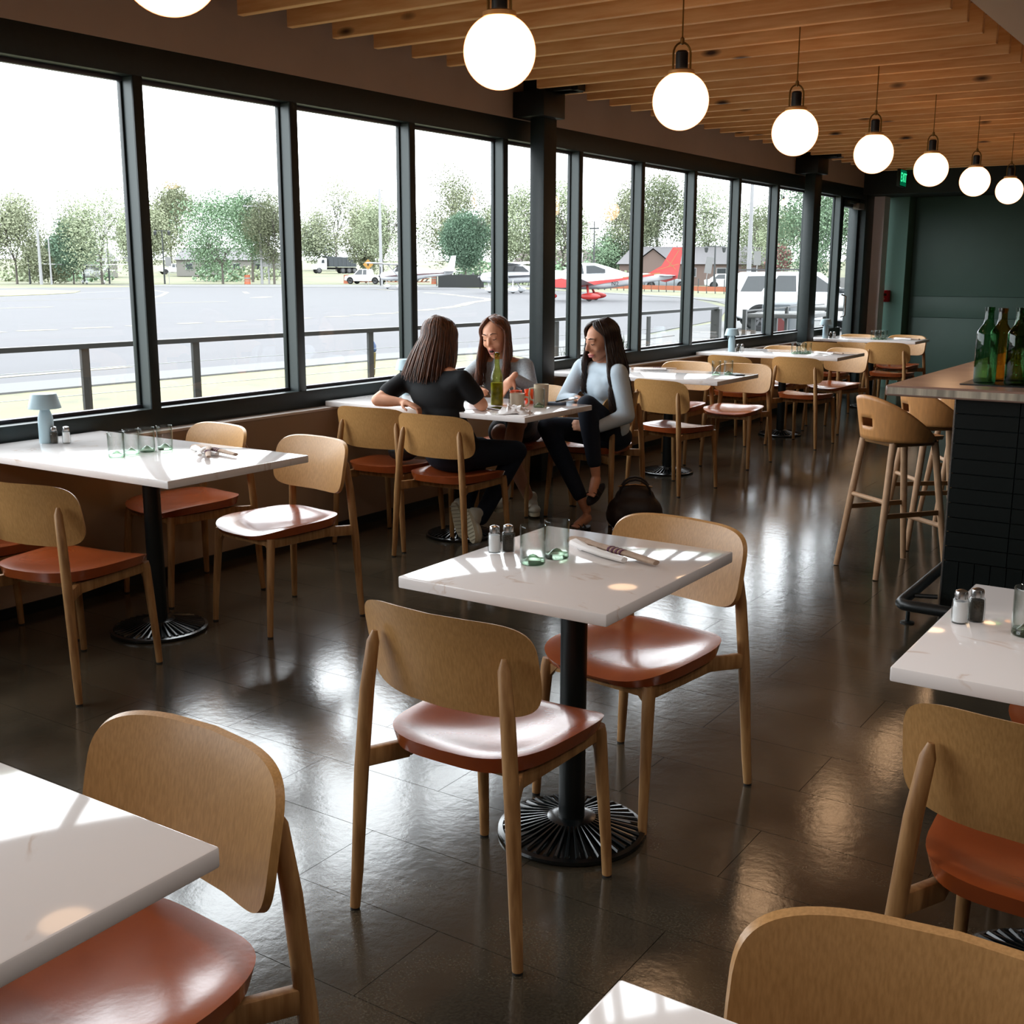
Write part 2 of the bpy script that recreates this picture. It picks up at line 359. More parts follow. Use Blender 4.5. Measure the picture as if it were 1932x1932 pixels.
# ceiling with its pine slats
CEIL = mat('brown_ceiling_paint', '#94705a', .85)
ceil = G().box((-4.9, YB - .1, ZC), (XR + .15, YF + .2, ZC + .12)).make('ceiling', CEIL); tag(ceil, kind='structure')
def pine():
    m = D.materials.new('knotty_pine'); m.use_nodes = True; n = m.node_tree; b = n.nodes['Principled BSDF']
    t = n.nodes.new('ShaderNodeTexCoord'); oi = n.nodes.new('ShaderNodeObjectInfo'); va = n.nodes.new('ShaderNodeVectorMath'); va.operation = 'ADD'
    cx_ = n.nodes.new('ShaderNodeCombineXYZ'); mu = n.nodes.new('ShaderNodeMath'); mu.operation = 'MULTIPLY'; mu.inputs[1].default_value = 37
    n.links.new(oi.outputs['Random'], mu.inputs[0]); n.links.new(mu.outputs[0], cx_.inputs[0]); n.links.new(t.outputs['Object'], va.inputs[0]); n.links.new(cx_.outputs[0], va.inputs[1])
    mp = n.nodes.new('ShaderNodeMapping'); mp.inputs['Scale'].default_value = (1.2, 8, 12); n.links.new(va.outputs[0], mp.inputs[0])
    no = n.nodes.new('ShaderNodeTexNoise'); no.inputs['Scale'].default_value = 3; no.inputs['Detail'].default_value = 5; n.links.new(mp.outputs[0], no.inputs['Vector'])
    r = n.nodes.new('ShaderNodeValToRGB'); r.color_ramp.elements[0].position = .3; r.color_ramp.elements[1].position = .7
    r.color_ramp.elements[0].color = rgb('#d8985a'); r.color_ramp.elements[1].color = rgb('#ecb880'); n.links.new(no.outputs[0], r.inputs[0])
    m2 = n.nodes.new('ShaderNodeMapping'); m2.inputs['Scale'].default_value = (2.2, 0, 6); n.links.new(va.outputs[0], m2.inputs[0])
    vo = n.nodes.new('ShaderNodeTexVoronoi'); vo.inputs['Scale'].default_value = 1.0; n.links.new(m2.outputs[0], vo.inputs['Vector'])
    r3 = n.nodes.new('ShaderNodeValToRGB'); r3.color_ramp.elements[0].position = .10; r3.color_ramp.elements[0].color = rgb('#3a2112'); r3.color_ramp.elements[1].position = .18; r3.color_ramp.elements[1].color = (1, 1, 1, 1)
    n.links.new(vo.outputs['Distance'], r3.inputs[0]); mx = n.nodes.new('ShaderNodeMix'); mx.data_type = 'RGBA'; mx.blend_type = 'MULTIPLY'; mx.inputs[0].default_value = 1
    n.links.new(r.outputs[0], mx.inputs[6]); n.links.new(r3.outputs[0], mx.inputs[7]); n.links.new(mx.outputs[2], b.inputs['Base Color']); b.inputs['Roughness'].default_value = .6
    return m
PINE = pine()
slme = G().box((-1.455, -.02, 0), (1.455, .02, .15)).mesh('ceiling_slat', PINE, bevel=.003, seg=1)
for k in range(-17, 33):
    y = 4.24 + .3365 * k
    if y < YB + .1 or y > 14.85: continue
    o = D.objects.new('ceiling_slat', slme); C.objects.link(o); o.parent = ceil; o.location = (-2.925, y, 2.70)
G().box((-4.40, YB, 2.85), (-1.45, 14.88, 2.90)).make('slat_backer', mat('backer_wood', '#8f5c36', .8), ceil)
o = G().box((-1.36, YB, 2.70), (XR, 14.9, ZC)).make('trim_6', mat('beige_soffit', '#d8c2b2', .85)); tag(o, kind='structure')

# steel columns standing in front of the window wall
def column(y0, y1, lab):
    cx_ = -4.459; cy_ = (y0 + y1) / 2; hy = (y1 - y0) / 2
    t = empty('steel_column', (cx_, cy_, 0), label=lab, cat='column')
    G().box((-.057, -hy, 0), (.057, hy, 2.53)).make('shaft', PAINTDARK, t, bevel=.004)
    G().box((-.135, -hy - .10, 2.53), (.115, hy + .012, 2.695)).make('cap_plate', BLACKSTEEL, t, bevel=.004)
    G().box((-.135, -.05, 2.695), (.30, .05, 2.845)).box((-.135, -.09, 2.695), (.26, .09, 2.71)).make('beam_stub', BLACKSTEEL, t)
column(7.05, 7.216, 'dark steel column behind the three seated women')
column(12.555, 12.77, 'dark steel column near the glazed door at the far end')
# ================================================================== FURNITURE
def make_chair():
    t = empty('dining_chair')
    # leather pad
    so = supere(.212, .232, 3.6, 3.4, 48)
    def st(u, v, r):
        w_ = 1.0 + .06 * (v / .232); z = .452 + .014 * (u / .212) ** 2 + .012 * max(0, -v / .232) ** 2 - .018 * (1 - r * r) - (.022 * max(0, (v / .232)) ** 4) - .010 * r ** 10
        return (u * w_, v + .022, z)
    def sb(u, v, r):
        w_ = (1.0 + .06 * (v / .232)) * (1 - .05 * r); return (u * w_, v * (1 - .04 * r) + .022, .410 + .010 * r ** 6 - (.014 * max(0, (v / .232)) ** 4))
    G().shell(so, 9, st, sb).make('seat', LEATHER, t, ang=60)
    # bent ply backrest
    bo = supere(.238, .118, 5.2, 4.2, 64); ca = math.cos(.2)
    def bp(off):
        def f(u, v, r):
            k = 1 - .03 * r if off else 1
            return (u * k, -.215 + .95 * u * u - .20 * v - .5 * max(0, v) ** 2 * 4 * .3 + off, .664 + v * ca * k)
        return f
    G().shell(bo, 8, bp(.012), bp(0)).make('backrest', OAK, t, ang=50)
    for s in (-1, 1):
        l = G().tube([(s * .235, -.238, .006), (s * .228, -.234, .10), (s * .213, -.227, .36), (s * .196, -.220, .56), (s * .181, -.213, .675), (s * .178, -.209, .70)], [.0125, .0145, .0175, .017, .0145, .006], 14).make('leg', OAKLEG, t)
        G().lathe([(.0, 0), (.0115, 0), (.0115, .007)], (s * .235, -.238, 0), 12).make('glide', RUBBER, l)
        l = G().tube([(s * .19, .235, .006), (s * .188, .23, .1), (s * .178, .205, .39), (s * .176, .200, .412)], [.0125, .014, .018, .018], 14).make('leg', OAKLEG, t)
        G().lathe([(.0, 0), (.0115, 0), (.0115, .007)], (s * .19, .235, 0), 12).make('glide', RUBBER, l)
        G().bar((s * .213, -.228, .388), (s * .158, -.120, .390), .022, .044).bar((s * .160, -.124, .390), (s * .170, .20, .394), .022, .040).make('side_rail', OAKLEG, t, bevel=.004)
        G().prism_y([(s * .176, .402), (s * .176, .345), (s * .162, .368), (s * .13, .402)] if s > 0 else [(-.13, .402), (-.162, .368), (-.176, .345), (-.176, .402)], .193, .211).make('brace', OAKLEG, t)
    G().bar((-.178, .198, .396), (.178, .198, .396), .022, .030).make('cross_rail', OAKLEG, t, bevel=.003)
    G().bar((-.16, -.10, .394), (.16, -.10, .394), .022, .030).make('cross_rail', OAKLEG, t, bevel=.003)
    return t
CH = make_chair()
W_ = 'window'
CHAIRS = [
 ((-1.470, 2.140), -.6, 'oak chair, back to us, in front of the central small table'),
 ((-1.455, 2.875), 171.5, 'oak chair facing us behind the central small table'),
 ((-1.384, .960), 176.6, 'large oak chair at lower left facing us behind the nearest white table'),
 ((-.212, 1.006), 183.5, 'oak chair cut off by the bottom right corner of the frame'),
 ((-.252, 2.182), -.6, 'oak chair with its back to us at the right-hand pink-lit table'),
 ((-.25, 3.05), 180, 'oak chair beyond the right-hand table, only its curved shoulder in view'),
 ((-3.662, 2.566), 10, 'oak chair with orange seat, back to us, aisle side of the four-glass window table'),
 ((-4.22, 2.60), 0, 'oak chair cut by the left frame edge beside the window'),
 ((-3.543, 3.553), 173, 'pale lit oak chair facing us, aisle side of the four-glass window table'),
 ((-4.225, 3.622), 172, 'pale oak chair facing us behind the four glasses, by the taupe wall'),
 ((-3.619, 4.922), .7, 'oak chair the woman in the black shirt sits on'),
 ((-4.11, 4.993), 4.5, 'empty oak chair beside the woman in the black shirt, her elbow over its back'),
 ((-4.00, 6.16), 180, 'oak chair under the woman in the grey sweater'),
 ((-3.50, 6.22), 92, 'oak chair turned sideways under the woman in the light blue sweater'),
 ((-3.484, 7.34), -13, 'oak chair with back to us at the table right behind the woman in blue'),
 ((-3.558, 8.578), 185, 'oak chair facing us, aisle side of the table right behind the woman in blue'),
 ((-4.04, 8.53), 180, 'oak chair facing us, wall side of the table right behind the woman in blue'),
 ((-3.477, 9.922), -5, 'oak chair, back to us, aisle side of the second table beyond the women'),
 ((-4.02, 9.78), -12, 'oak chair, back to us, wall side of the second table beyond the women'),
 ((-3.544, 10.982), 167, 'oak chair facing us at the aisle side of the second table beyond the women'),
 ((-4.119, 10.95), 180, 'oak chair facing us at the wall side of the second table beyond the women'),
 ((-3.465, 12.55), -1, 'oak chair with back to us at the farthest table by the green wall'),
 ((-4.05, 12.20), 0, 'shadowed oak chair beside the second column at the farthest table'),
 ((-3.693, 13.697), 173, 'oak chair facing us, aisle side of the farthest table by the green wall'),
 ((-4.19, 13.52), 180, 'oak chair facing us, wall side of the farthest table before the door'),
]
for (x, y), a, lab in CHAIRS: place(CH, (x, y, 0), math.radians(a), lab, 'chair', 'oak dining chairs with leather seats')

TT = .765
def quartz():
    m = D.materials.new('veined_quartz'); m.use_nodes = True; n = m.node_tree; b = n.nodes['Principled BSDF']
    t = n.nodes.new('ShaderNodeNewGeometry'); a = n.nodes.new('ShaderNodeTexNoise'); a.inputs['Scale'].default_value = 2.2; a.inputs['Detail'].default_value = 7; a.inputs['Distortion'].default_value = 1.6
    n.links.new(t.outputs['Position'], a.inputs['Vector'])
    r = n.nodes.new('ShaderNodeValToRGB'); e = r.color_ramp.elements
    e[0].position = .485; e[0].color = rgb('#f0ebe9'); e[1].position = .515; e[1].color = rgb('#f0ebe9'); x = e.new(.5); x.color = rgb('#dccdc3')
    n.links.new(a.outputs[0], r.inputs[0])
    f = n.nodes.new('ShaderNodeTexNoise'); f.inputs['Scale'].default_value = 9; n.links.new(t.outputs['Position'], f.inputs['Vector'])
    gt = n.nodes.new('ShaderNodeMapRange'); gt.inputs[1].default_value = .55; gt.inputs[2].default_value = .62; n.links.new(f.outputs[0], gt.inputs[0])
    mx = n.nodes.new('ShaderNodeMix'); mx.data_type = 'RGBA'; mx.inputs[6].default_value = rgb('#f0ebe9'); n.links.new(gt.outputs[0], mx.inputs[0]); n.links.new(r.outputs[0], mx.inputs[7])
    n.links.new(mx.outputs[2], b.inputs['Base Color']); b.inputs['Roughness'].default_value = .07; b.inputs['Specular IOR Level'].default_value = .34
    return m
QZ = quartz()
ribme = G().add([(.062, -.0035, .030), (.062, .0035, .030), (.188, .0075, .0165), (.188, -.0075, .0165), (.066, -.0018, .047), (.066, .0018, .047), (.186, .0035, .0225), (.186, -.0035, .0225)],
    [(0, 3, 2, 1), (4, 5, 6, 7), (0, 1, 5, 4), (1, 2, 6, 5), (2, 3, 7, 6), (3, 0, 4, 7)]).mesh('rib', BLACKCAST)
def table(x0, x1, y0, y1, base, lab, single_ribs=False, group='white quartz pedestal tables'):
    bx_, by_ = base; t = empty('pedestal_table', (bx_, by_, 0), label=lab, cat='table', group=group)
    G().box((x0 - bx_, y0 - by_, TT - .03), (x1 - bx_, y1 - by_, TT)).make('tabletop', QZ, t, bevel=.004)
    G().lathe([(.0355, .03), (.0355, TT - .035)], n=28, close=True).make('column', BLACKSTEEL, t)
    G().bar((-.18, 0, TT - .036), (.18, 0, TT - .036), .05, .011).bar((0, -.18, TT - .036), (0, .18, TT - .036), .05, .011).make('top_bracket', BLACKSTEEL, t)
    b = G().lathe([(0, .0), (.196, 0), (.201, .006), (.200, .014), (.188, .0175), (.185, .0145), (.07, .030), (.066, .047), (.050, .052), (.0355, .052)], n=72).make('base', BLACKCAST, t)
    ring = G()
    for k in range(40):
        a = 2 * PI * k / 40
        if single_ribs:
            o = D.objects.new('rib', ribme); C.objects.link(o); o.parent = b; o.rotation_euler = (0, 0, a)
        else:
            M = Matrix.Rotation(a, 4, 'Z'); ring.add([M @ v.co for v in ribme.vertices], [tuple(p.vertices) for p in ribme.polygons])
    if not single_ribs: tag(ring.make('ribs', BLACKCAST, b), kind='stuff')
    return t
table(-1.752, -1.168, 2.143, 2.842, (-1.475, 2.53), 'small white table in the middle holding two tumblers and cutlery wraps', True)
table(-1.665, -1.082, .25, .949, (-1.37, .60), 'nearest white table, cut by the lower left frame edge')
table(-.512, .07, .285, .985, (-.22, .635), 'white table of which one corner shows at the bottom edge')
table(-.556, .03, 2.147, 2.868, (-.26, 2.50), 'pink-lit white table at the right frame edge with one salt and pepper pair')
table(-4.57, -3.255, 2.705, 3.425, (-3.86, 3.12), 'long white window table holding four glasses and a pale blue lamp')
table(-4.57, -3.20, 4.96, 5.655, (-3.86, 5.30), 'long white table where the three women sit')
table(-4.57, -3.19, 7.36, 8.10, (-3.82, 7.92), 'long white table right behind the woman in light blue')
table(-4.57, -3.23, 10.02, 10.80, (-3.86, 10.4), 'long white table with a pale blue lamp, second beyond the women')
table(-4.57, -3.31, 12.86, 13.45, (-3.86, 13.15), 'farthest long white table close to the green wall')

# ---- bar stools
def make_stool():
    t = empty('bar_stool')
    # wrap-around shell back with a hand slot
    g = G(); NA, NZ = 44, 10; R_ = .205
    idx = {}
    def hgt(a): return .205 * max(0.0, math.cos(a * .78)) ** 1.15
    for i in range(NA + 1):
        a = -1.95 + 3.9 * i / NA
        for j in range(NZ + 1):
            v = j / NZ; h = hgt(a) + .018; rr = R_ - .018 + .035 * v * max(.2, math.cos(a * .7))
            idx[i, j] = len(g.v); g.v.append((rr * math.sin(a) * 1.02, -rr * math.cos(a) * .95 , .682 + v * h))
    for i in range(NA):
        for j in range(NZ):
            if 19 <= i < 24 and 3 <= j < 5: continue
            g.f.append((idx[i, j], idx[i + 1, j], idx[i + 1, j + 1], idx[i, j + 1]))
    o = g.make('backrest', STOOLWOOD, t, ang=60); md = o.modifiers.new('thick', 'SOLIDIFY'); md.thickness = .011; md.offset = 0
    so = supere(.190, .188, 2.5, 2.5, 40)
    G().shell(so, 7, lambda u, v, r: (u, v + .015, .712 - .014 * (1 - r * r) - .02 * max(0, v / .205) ** 3 * r), lambda u, v, r: (u * .97, v * .97 + .015, .686 + .006 * r - .02 * max(0, v / .205) ** 3 * r)).make('seat', STOOLWOOD, t, ang=60)
    G().box((-.13, -.13, .655), (.13, .13, .688)).make('seat_frame', OAKDARK, t, bevel=.008)
    F = {}
    for sx_ in (-1, 1):
        for sy in (-1, 1):
            p = Vector((sx_ * .165, sy * .21, .003)); q = Vector((sx_ * .118, sy * .125, .672)); F[sx_, sy] = (p, q)
            G().tube([p, p.lerp(q, .5), q], [.0145, .0175, .018], 14).make('leg', STOOLLEG, t)
    def at(k, z): p, q = F[k]; return p.lerp(q, (z - p.z) / (q.z - p.z))
    G().tube([at((-1, -1), .385), at((1, -1), .385)], .0115, 10).make('stretcher', STOOLLEG, t)
    G().tube([at((-1, 1), .245), at((1, 1), .245)], .0125, 10).make('footrest', STOOLLEG, t)
    for s in (-1, 1): G().bar(at((s, -1), .315), at((s, 1), .315), .012, .024).make('stretcher', OAKDARK, t)
    return t
ST = make_stool()
place(ST, (-1.565, 5.90, 0), math.radians(-37), 'nearest pale ply bar stool with slotted back, left of the bar', 'bar stool', 'ply bar stools along the bar')
place(ST, (-1.55, 6.62, 0), math.radians(-50), 'second bar stool, its slotted back half hidden by the nearest stool', 'bar stool', 'ply bar stools along the bar')
place(ST, (-1.55, 7.40, 0), math.radians(-60), 'third bar stool, only a sliver showing beside the tiled bar edge', 'bar stool', 'ply bar stools along the bar')

# ---- bar: tiled body, stone top, foot rail
BX, BY = -1.146, 5.158
TILE = mat('black_glazed_tile', '#0d1413', .35, spec=.35, noise_amt=.25, noise_scale=6)
bar = empty('bar_counter', (0, 7, 0), label='dark tiled bar with a pale stone worktop at the right', cat='bar counter')
G().box((BX + .014, BY + .012, 0), (2.6, 12.0, .972)).make('body', mat('bar_grout', '#1c211f', .8), bar, loc=(0, -7, 0))
G().box((BX, BY - .002, 0), (BX + .006, BY + .02, .972)).make('corner_trim', CHROME, bar, loc=(0, -7, 0))
tm = {}
def tile(x0, x1, z0, z1):
    k = (round(x1 - x0, 4), round(z1 - z0, 4))
    if k not in tm: tm[k] = G().box((0, 0, 0), (k[0], .014, k[1])).mesh('tile', TILE, bevel=.0015, seg=1)
    o = D.objects.new('tile', tm[k]); C.objects.link(o); o.parent = bar; o.location = (x0, BY - 7, z0)
P_ = .0652
for c in range(26): tile(BX + .008 + c * P_, BX + .008 + (c + 1) * P_ - .003, .012, .262)
for r in range(11):
    z0 = .265 + r * .0645
    for c in range(6): tile(BX + .008 + c * .258, BX + .008 + (c + 1) * .258 - .003, z0, z0 + .0615)
STONE = mat('bar_stone', '#a89a8e', .3, noise_amt=.25, noise_scale=5, stretch=(6, 1, 1), bump=.05)
top = G().box((-1.42, 5.075, .975), (2.7, 12.1, 1.022)).make('bar_worktop', mat('bar_top_stone', '#94776a', .25, noise_amt=.15, noise_scale=6), bevel=.010, seg=3)
G().box((-1.41, 5.0742, .984), (2.7, 5.076, 1.013)).make('edge_face', mat('edge_stone', '#c9bda8', .5, noise_amt=.5, noise_scale=3.5, stretch=(9, 1, .6), col2='#8d8475', detail=8, bump=.1), top)
tag(top, 'grey-brown stone worktop running along the bar', 'worktop')
fr_ = empty('foot_rail', (-1.29, 4.97, 0), label='black tubular foot rail around the bar corner', cat='foot rail')
zz = .125
RX, RY = -1.235, 4.83
G().tube([(1.6, RY, zz), (RX + .06, RY, zz), (RX + .02, RY + .006, zz), (RX + .003, RY + .03, zz), (RX, RY + .07, zz), (RX, 11.5, zz)], .024, 14).make('rail_tube', BLACKSTEEL, fr_, loc=(1.29, -4.97, 0))
for (x, y) in ((RX, RY + .17), (RX, 6.9), (RX, 8.8), (-.2, RY), (.9, RY)):
    G().lathe([(0, 0), (.03, 0), (.03, .005), (.009, .01), (.009, zz - .01)], (x + 1.29, y - 4.97, 0), 16).make('support', BLACKSTEEL, fr_)
    if x == RX: G().tube([(x + 1.29, y - 4.97, zz), (BX + .02 + 1.29, y + .04 - 4.97, zz)], .010, 8).make('bracket', BLACKSTEEL, fr_)
# ================================================================== LAMPS, TABLEWARE, SIGNS
def globe_mat():
    m = D.materials.new('opal_globe'); m.use_nodes = True; n = m.node_tree; n.nodes.clear()
    o = n.nodes.new('ShaderNodeOutputMaterial'); e = n.nodes.new('ShaderNodeEmission'); lw = n.nodes.new('ShaderNodeLayerWeight'); lw.inputs[0].default_value = .5
    r = n.nodes.new('ShaderNodeValToRGB'); r.color_ramp.elements[0].position = .60; r.color_ramp.elements[0].color = (1, .62, .34, 1)
    r.color_ramp.elements[1].position = .96; r.color_ramp.elements[1].color = (.22, .04, .006, 1)
    n.links.new(lw.outputs['Facing'], r.inputs[0]); n.links.new(r.outputs[0], e.inputs[0]); e.inputs[1].default_value = 6.5
    n.links.new(e.outputs[0], o.inputs[0]); return m
OPAL = globe_mat()
def make_pendant():
    t = empty('pendant_lamp')   # origin at the globe centre
    R_ = .120
    G().ball((0, 0, 0), R_, 40, 24).make('globe', OPAL, t)
    G().lathe([(.052, .104), (.056, .108), (.056, .122), (.048, .126), (.030, .127)], n=32).make('collar', mat('collar_brass', '#b08858', .4, metal=.7), t)
    G().lathe([(.0, .126), (.024, .126), (.026, .132), (.026, .196), (.020, .203), (0, .203)], n=24).make('socket', mat('socket_black', '#141010', .5), t)
    pts = [(-.037, 0, .124), (-.037, 0, .19)] + [(-.037 * math.cos(a), 0, .19 + .046 * math.sin(a)) for a in [PI * k / 10 for k in range(1, 10)]] + [(.037, 0, .19), (.037, 0, .124)]
    G().tube(pts, .0045, 8).make('yoke', BRASS, t)
    G().lathe([(0, .226), (.009, .230), (.009, .252), (.004, .258)], n=12).make('swivel', BRASS, t)
    G().tube([(0, 0, .25), (0, 0, 2.848 - 2.205)], .0032, 8).make('rod', BRASS, t)
    return t
PL = make_pendant()
ordn = ['nearest globe pendant, cut off by the top edge above the left windows', 'globe pendant in front of the first steel column, second in the row', 'third globe pendant of the row', 'fourth globe pendant of the row',
        'fifth globe pendant of the row, just left of the exit sign', 'sixth globe pendant of the row, just right of the exit sign', 'seventh globe pendant of the row', 'eighth globe pendant of the row', 'ninth globe pendant, farthest in view, at the right edge']
for k, lab in enumerate(ordn):
    place(PL, (-2.277 + .004 * k, 1.985 + 1.373 * k, 2.205 + .003 * k), math.radians(38), 'glowing round ' + lab, 'pendant lamp', 'globe pendants in a row')

Z0 = TT
def make_shaker(fill, name):
    t = empty(name); n = 16
    G().lathe([(0, 0), (.0165, 0), (.018, .004), (.0185, .03), (.017, .050), (.0125, .056)], n=12).make('jar', SHAKER, t)
    G().lathe([(0, .003), (.0145, .003), (.0155, .03), (.0145, .047), (0, .048)], n=12).make('filling', fill, t)
    G().lathe([(.0135, .054), (.0140, .064), (.0125, .070), (.006, .073), (0, .0735)], n=20).make('cap', CHROME, t)
    return t
SALT = make_shaker(mat('salt', '#eeeeee', .9), 'salt_shaker'); PEP = make_shaker(mat('pepper', '#4a4338', .9, noise_amt=.5, noise_scale=300), 'pepper_shaker')
for (x, y), (x2, y2), wh in [((-1.696, 2.482), (-1.672, 2.512), 'on the central small table'), ((-4.352, 3.085), (-4.392, 3.052), 'beside the pale blue lamp on the nearest window table'),
        ((-.513, 2.515), (-.487, 2.548), 'on the right-hand pink-lit table'), ((-4.215, 10.262), (-4.245, 10.232), 'beside the lamp two tables beyond the women'), ((-4.25, 13.02), (-4.28, 12.99), 'on the farthest window table')]:
    place(SALT, (x, y, Z0), 0, 'glass salt shaker with metal cap ' + wh, 'salt shaker', 'salt shakers')
    place(PEP, (x2, y2, Z0), 0, 'glass pepper shaker with metal cap ' + wh, 'pepper shaker', 'pepper shakers')

def make_tumbler():
    t = empty('glass_tumbler')
    G().lathe([(0, .0), (.030, .0), (.0328, .004), (.0332, .098), (.0325, .1005), (.0312, .0995), (.0305, .012), (.022, .010), (.010, .022), (0, .026)], n=36).make('bowl', TUMBLER, t)
    G().lathe([(0, .001), (.029, .001), (.0318, .005), (.0303, .012), (.022, .0105), (.010, .0215), (0, .0255)], n=36).make('base', TUMBASE, t)
    return t
TB = make_tumbler()
for (x, y), lab in [((-1.545, 2.435), 'left of the two green-based tumblers on the central small table'), ((-1.527, 2.523), 'right of the two green-based tumblers on the central small table'),
        ((-3.862, 2.962), 'first from left of four clear glasses on the nearest window table'), ((-3.875, 3.045), 'second from left of four clear glasses on the nearest window table'),
        ((-3.872, 3.122), 'third from left of four clear glasses on the nearest window table'), ((-3.860, 3.205), 'rightmost of four clear glasses on the nearest window table'),
        ((-.375, 2.505), 'glass tumbler cut by the right frame edge on the pink-lit table'),
        ((-3.392, 5.398), 'clear water glass between the two cream mugs on the women\'s table'), ((-3.50, 5.32), 'water glass behind the crumpled napkin, left of the small mug'),
        ((-3.42, 7.86), 'left of two glasses on the table behind the woman in light blue'), ((-3.36, 7.94), 'right of two glasses on the table behind the woman in light blue')]:
    place(TB, (x, y, Z0), 0, lab, 'glass', 'glass tumblers')
for base, wh in [((-3.72, 10.30), 'second table beyond the women'), ((-3.80, 13.0), 'farthest table')]:
    for i, (dx, dy) in enumerate([(0, 0), (.07, .02), (.02, .075), (.09, .095)]):
        place(TB, (base[0] + dx, base[1] + dy, Z0), 0, ['front left', 'front right', 'back left', 'back right'][i] + ' of four clustered glasses on the ' + wh, 'glass', 'clustered glasses on the ' + wh)

def make_lamp():
    t = empty('table_lamp')
    G().lathe([(0, 0), (.031, 0), (.032, .004), (.032, .10), (.030, .115), (.018, .150), (.016, .162)], n=32).make('body', LAMPBLUE, t)
    G().lathe([(.014, .160), (.050, .2085), (.053, .212), (.053, .2135), (0, .2145)], n=32) and None
    G().lathe([(.068, .150), (.069, .151), (.054, .209), (.051, .213), (0, .2145), (0, .2115), (.049, .210), (.0665, .151)], n=36).make('shade', LAMPBLUE, t)
    G().lathe([(0, .15), (.015, .15), (.015, .165), (0, .165)], n=16).make('switch', CHROME, t)
    return t
TLm = make_lamp()
for (x, y), lab in [((-4.432, 3.045), 'pale blue metal table lamp on the nearest window table'), ((-4.40, 5.50), 'pale blue table lamp half hidden behind the woman in the black shirt'),
                    ((-4.31, 10.24), 'pale blue table lamp on the second table beyond the women'), ((-4.33, 12.95), 'pale blue table lamp on the farthest window table')]:
    place(TLm, (x, y, Z0), 0, lab, 'table lamp', 'pale blue table lamps')

def make_wrap():
    """cutlery rolled in kraft paper: twisted flat tail, thick grip end, printed stripes"""
    t = empty('cutlery_wrap')
    path = [(0, 0, .006), (.05, .004, .010), (.10, .0, .013), (.16, -.003, .014), (.22, .0, .014), (.29, .0, .0135), (.345, .002, .012)]
    G().tube(path, [.020, .018, .012, .014, .0148, .0135, .0115], 9, flat=.55).make('paper_roll', KRAFT, t, ang=20)
    b = G()
    for k in range(4): b.tube([(.170 + .016 * k, -.0025 + .0004 * k, .0142), (.177 + .016 * k, -.0022, .0142)], .0153, 9, flat=.57)
    b.make('printed_stripes', PURPLE, t)
    g = G(); g.tube([(.03, -.01, .004), (.10, -.035, .009), (.19, -.045, .0105), (.27, -.040, .010)], [.022, .014, .0135, .0120], 8, flat=.6)
    g.add([(-.02, .0, .002), (.10, -.05, .002), (.13, -.01, .012), (.03, .012, .010)], [(0, 1, 2, 3), (3, 2, 1, 0)])
    g.make('napkin', PAPER, t, ang=20)
    return t
CW = make_wrap()
place(CW, (-1.585, 2.700, Z0), math.radians(-21.5), 'kraft paper cutlery wrap with purple stripes on the central small table', 'cutlery wrap', 'paper-wrapped cutlery')
place(CW, (-3.79, 3.30, Z0), math.radians(-14), 'crossed paper cutlery wraps beside the four glasses on the nearest window table', 'cutlery wrap', 'paper-wrapped cutlery')
place(CW, (-3.66, 3.26, Z0 + .012), math.radians(-42), 'shorter paper cutlery wrap lying across another on the nearest window table', 'cutlery wrap', 'paper-wrapped cutlery', scale=(.8, .8, .8))
place(CW, (-4.15, 7.93, Z0), math.radians(20), 'paper wrap on the wall side of the table behind the woman in light blue', 'cutlery wrap', 'paper-wrapped cutlery')
place(CW, (-3.62, 10.55, Z0), math.radians(-25), 'paper cutlery wrap on the second table beyond the women', 'cutlery wrap', 'paper-wrapped cutlery')
place(CW, (-3.66, 13.30, Z0), math.radians(-25), 'paper cutlery wrap on the farthest window table', 'cutlery wrap', 'paper-wrapped cutlery')

# ---- on the women's table
def mug(loc, h, r, rz, lab):
    t = empty('coffee_mug', loc, rz, lab, 'mug', 'cream mugs')
    G().lathe([(0, 0), (r * .86, 0), (r * .9, .004), (r, h * .95), (r, h), (r * .95, h), (r * .84, .008), (0, .008)], n=32).make('cup', CREAM, t)
    G().tube([(r * .95, 0, h * .8), (r + .022, 0, h * .78), (r + .028, 0, h * .5), (r + .018, 0, h * .25), (r * .9, 0, h * .2)], .0055, 8).make('handle', CREAM, t)
mug((-3.435, 5.245, Z0), .085, .040, .3, 'short cream mug beside the crumpled napkin')
mug((-3.44, 5.50, Z0), .115, .042, 3.6, 'tall cream mug nearest the woman in light blue')
bt = empty('oil_bottle', (-3.640, 5.352, Z0), label='tall olive green glass bottle half full of yellow oil on the women\'s table', cat='bottle')
G().lathe([(0, 0), (.033, 0), (.0355, .005), (.0355, .135), (.032, .165), (.018, .205), (.0145, .230), (.0145, .275), (.0165, .276), (.0165, .290), (.013, .290), (.012, .275)], n=32).make('glass', OLIVEGL, bt)
G().lathe([(0, .004), (.031, .004), (.033, .008), (.033, .125), (0, .126)], n=28).make('oil', mat('yellow_oil', '#a89a14', .3, trans=.0, spec=.3, noise_amt=.5, noise_scale=20, col2='#5c5a08'), bt)
G().lathe([(0, .286), (.010, .286), (.010, .293), (0, .294)], n=12).make('pourer', CHROME, bt)
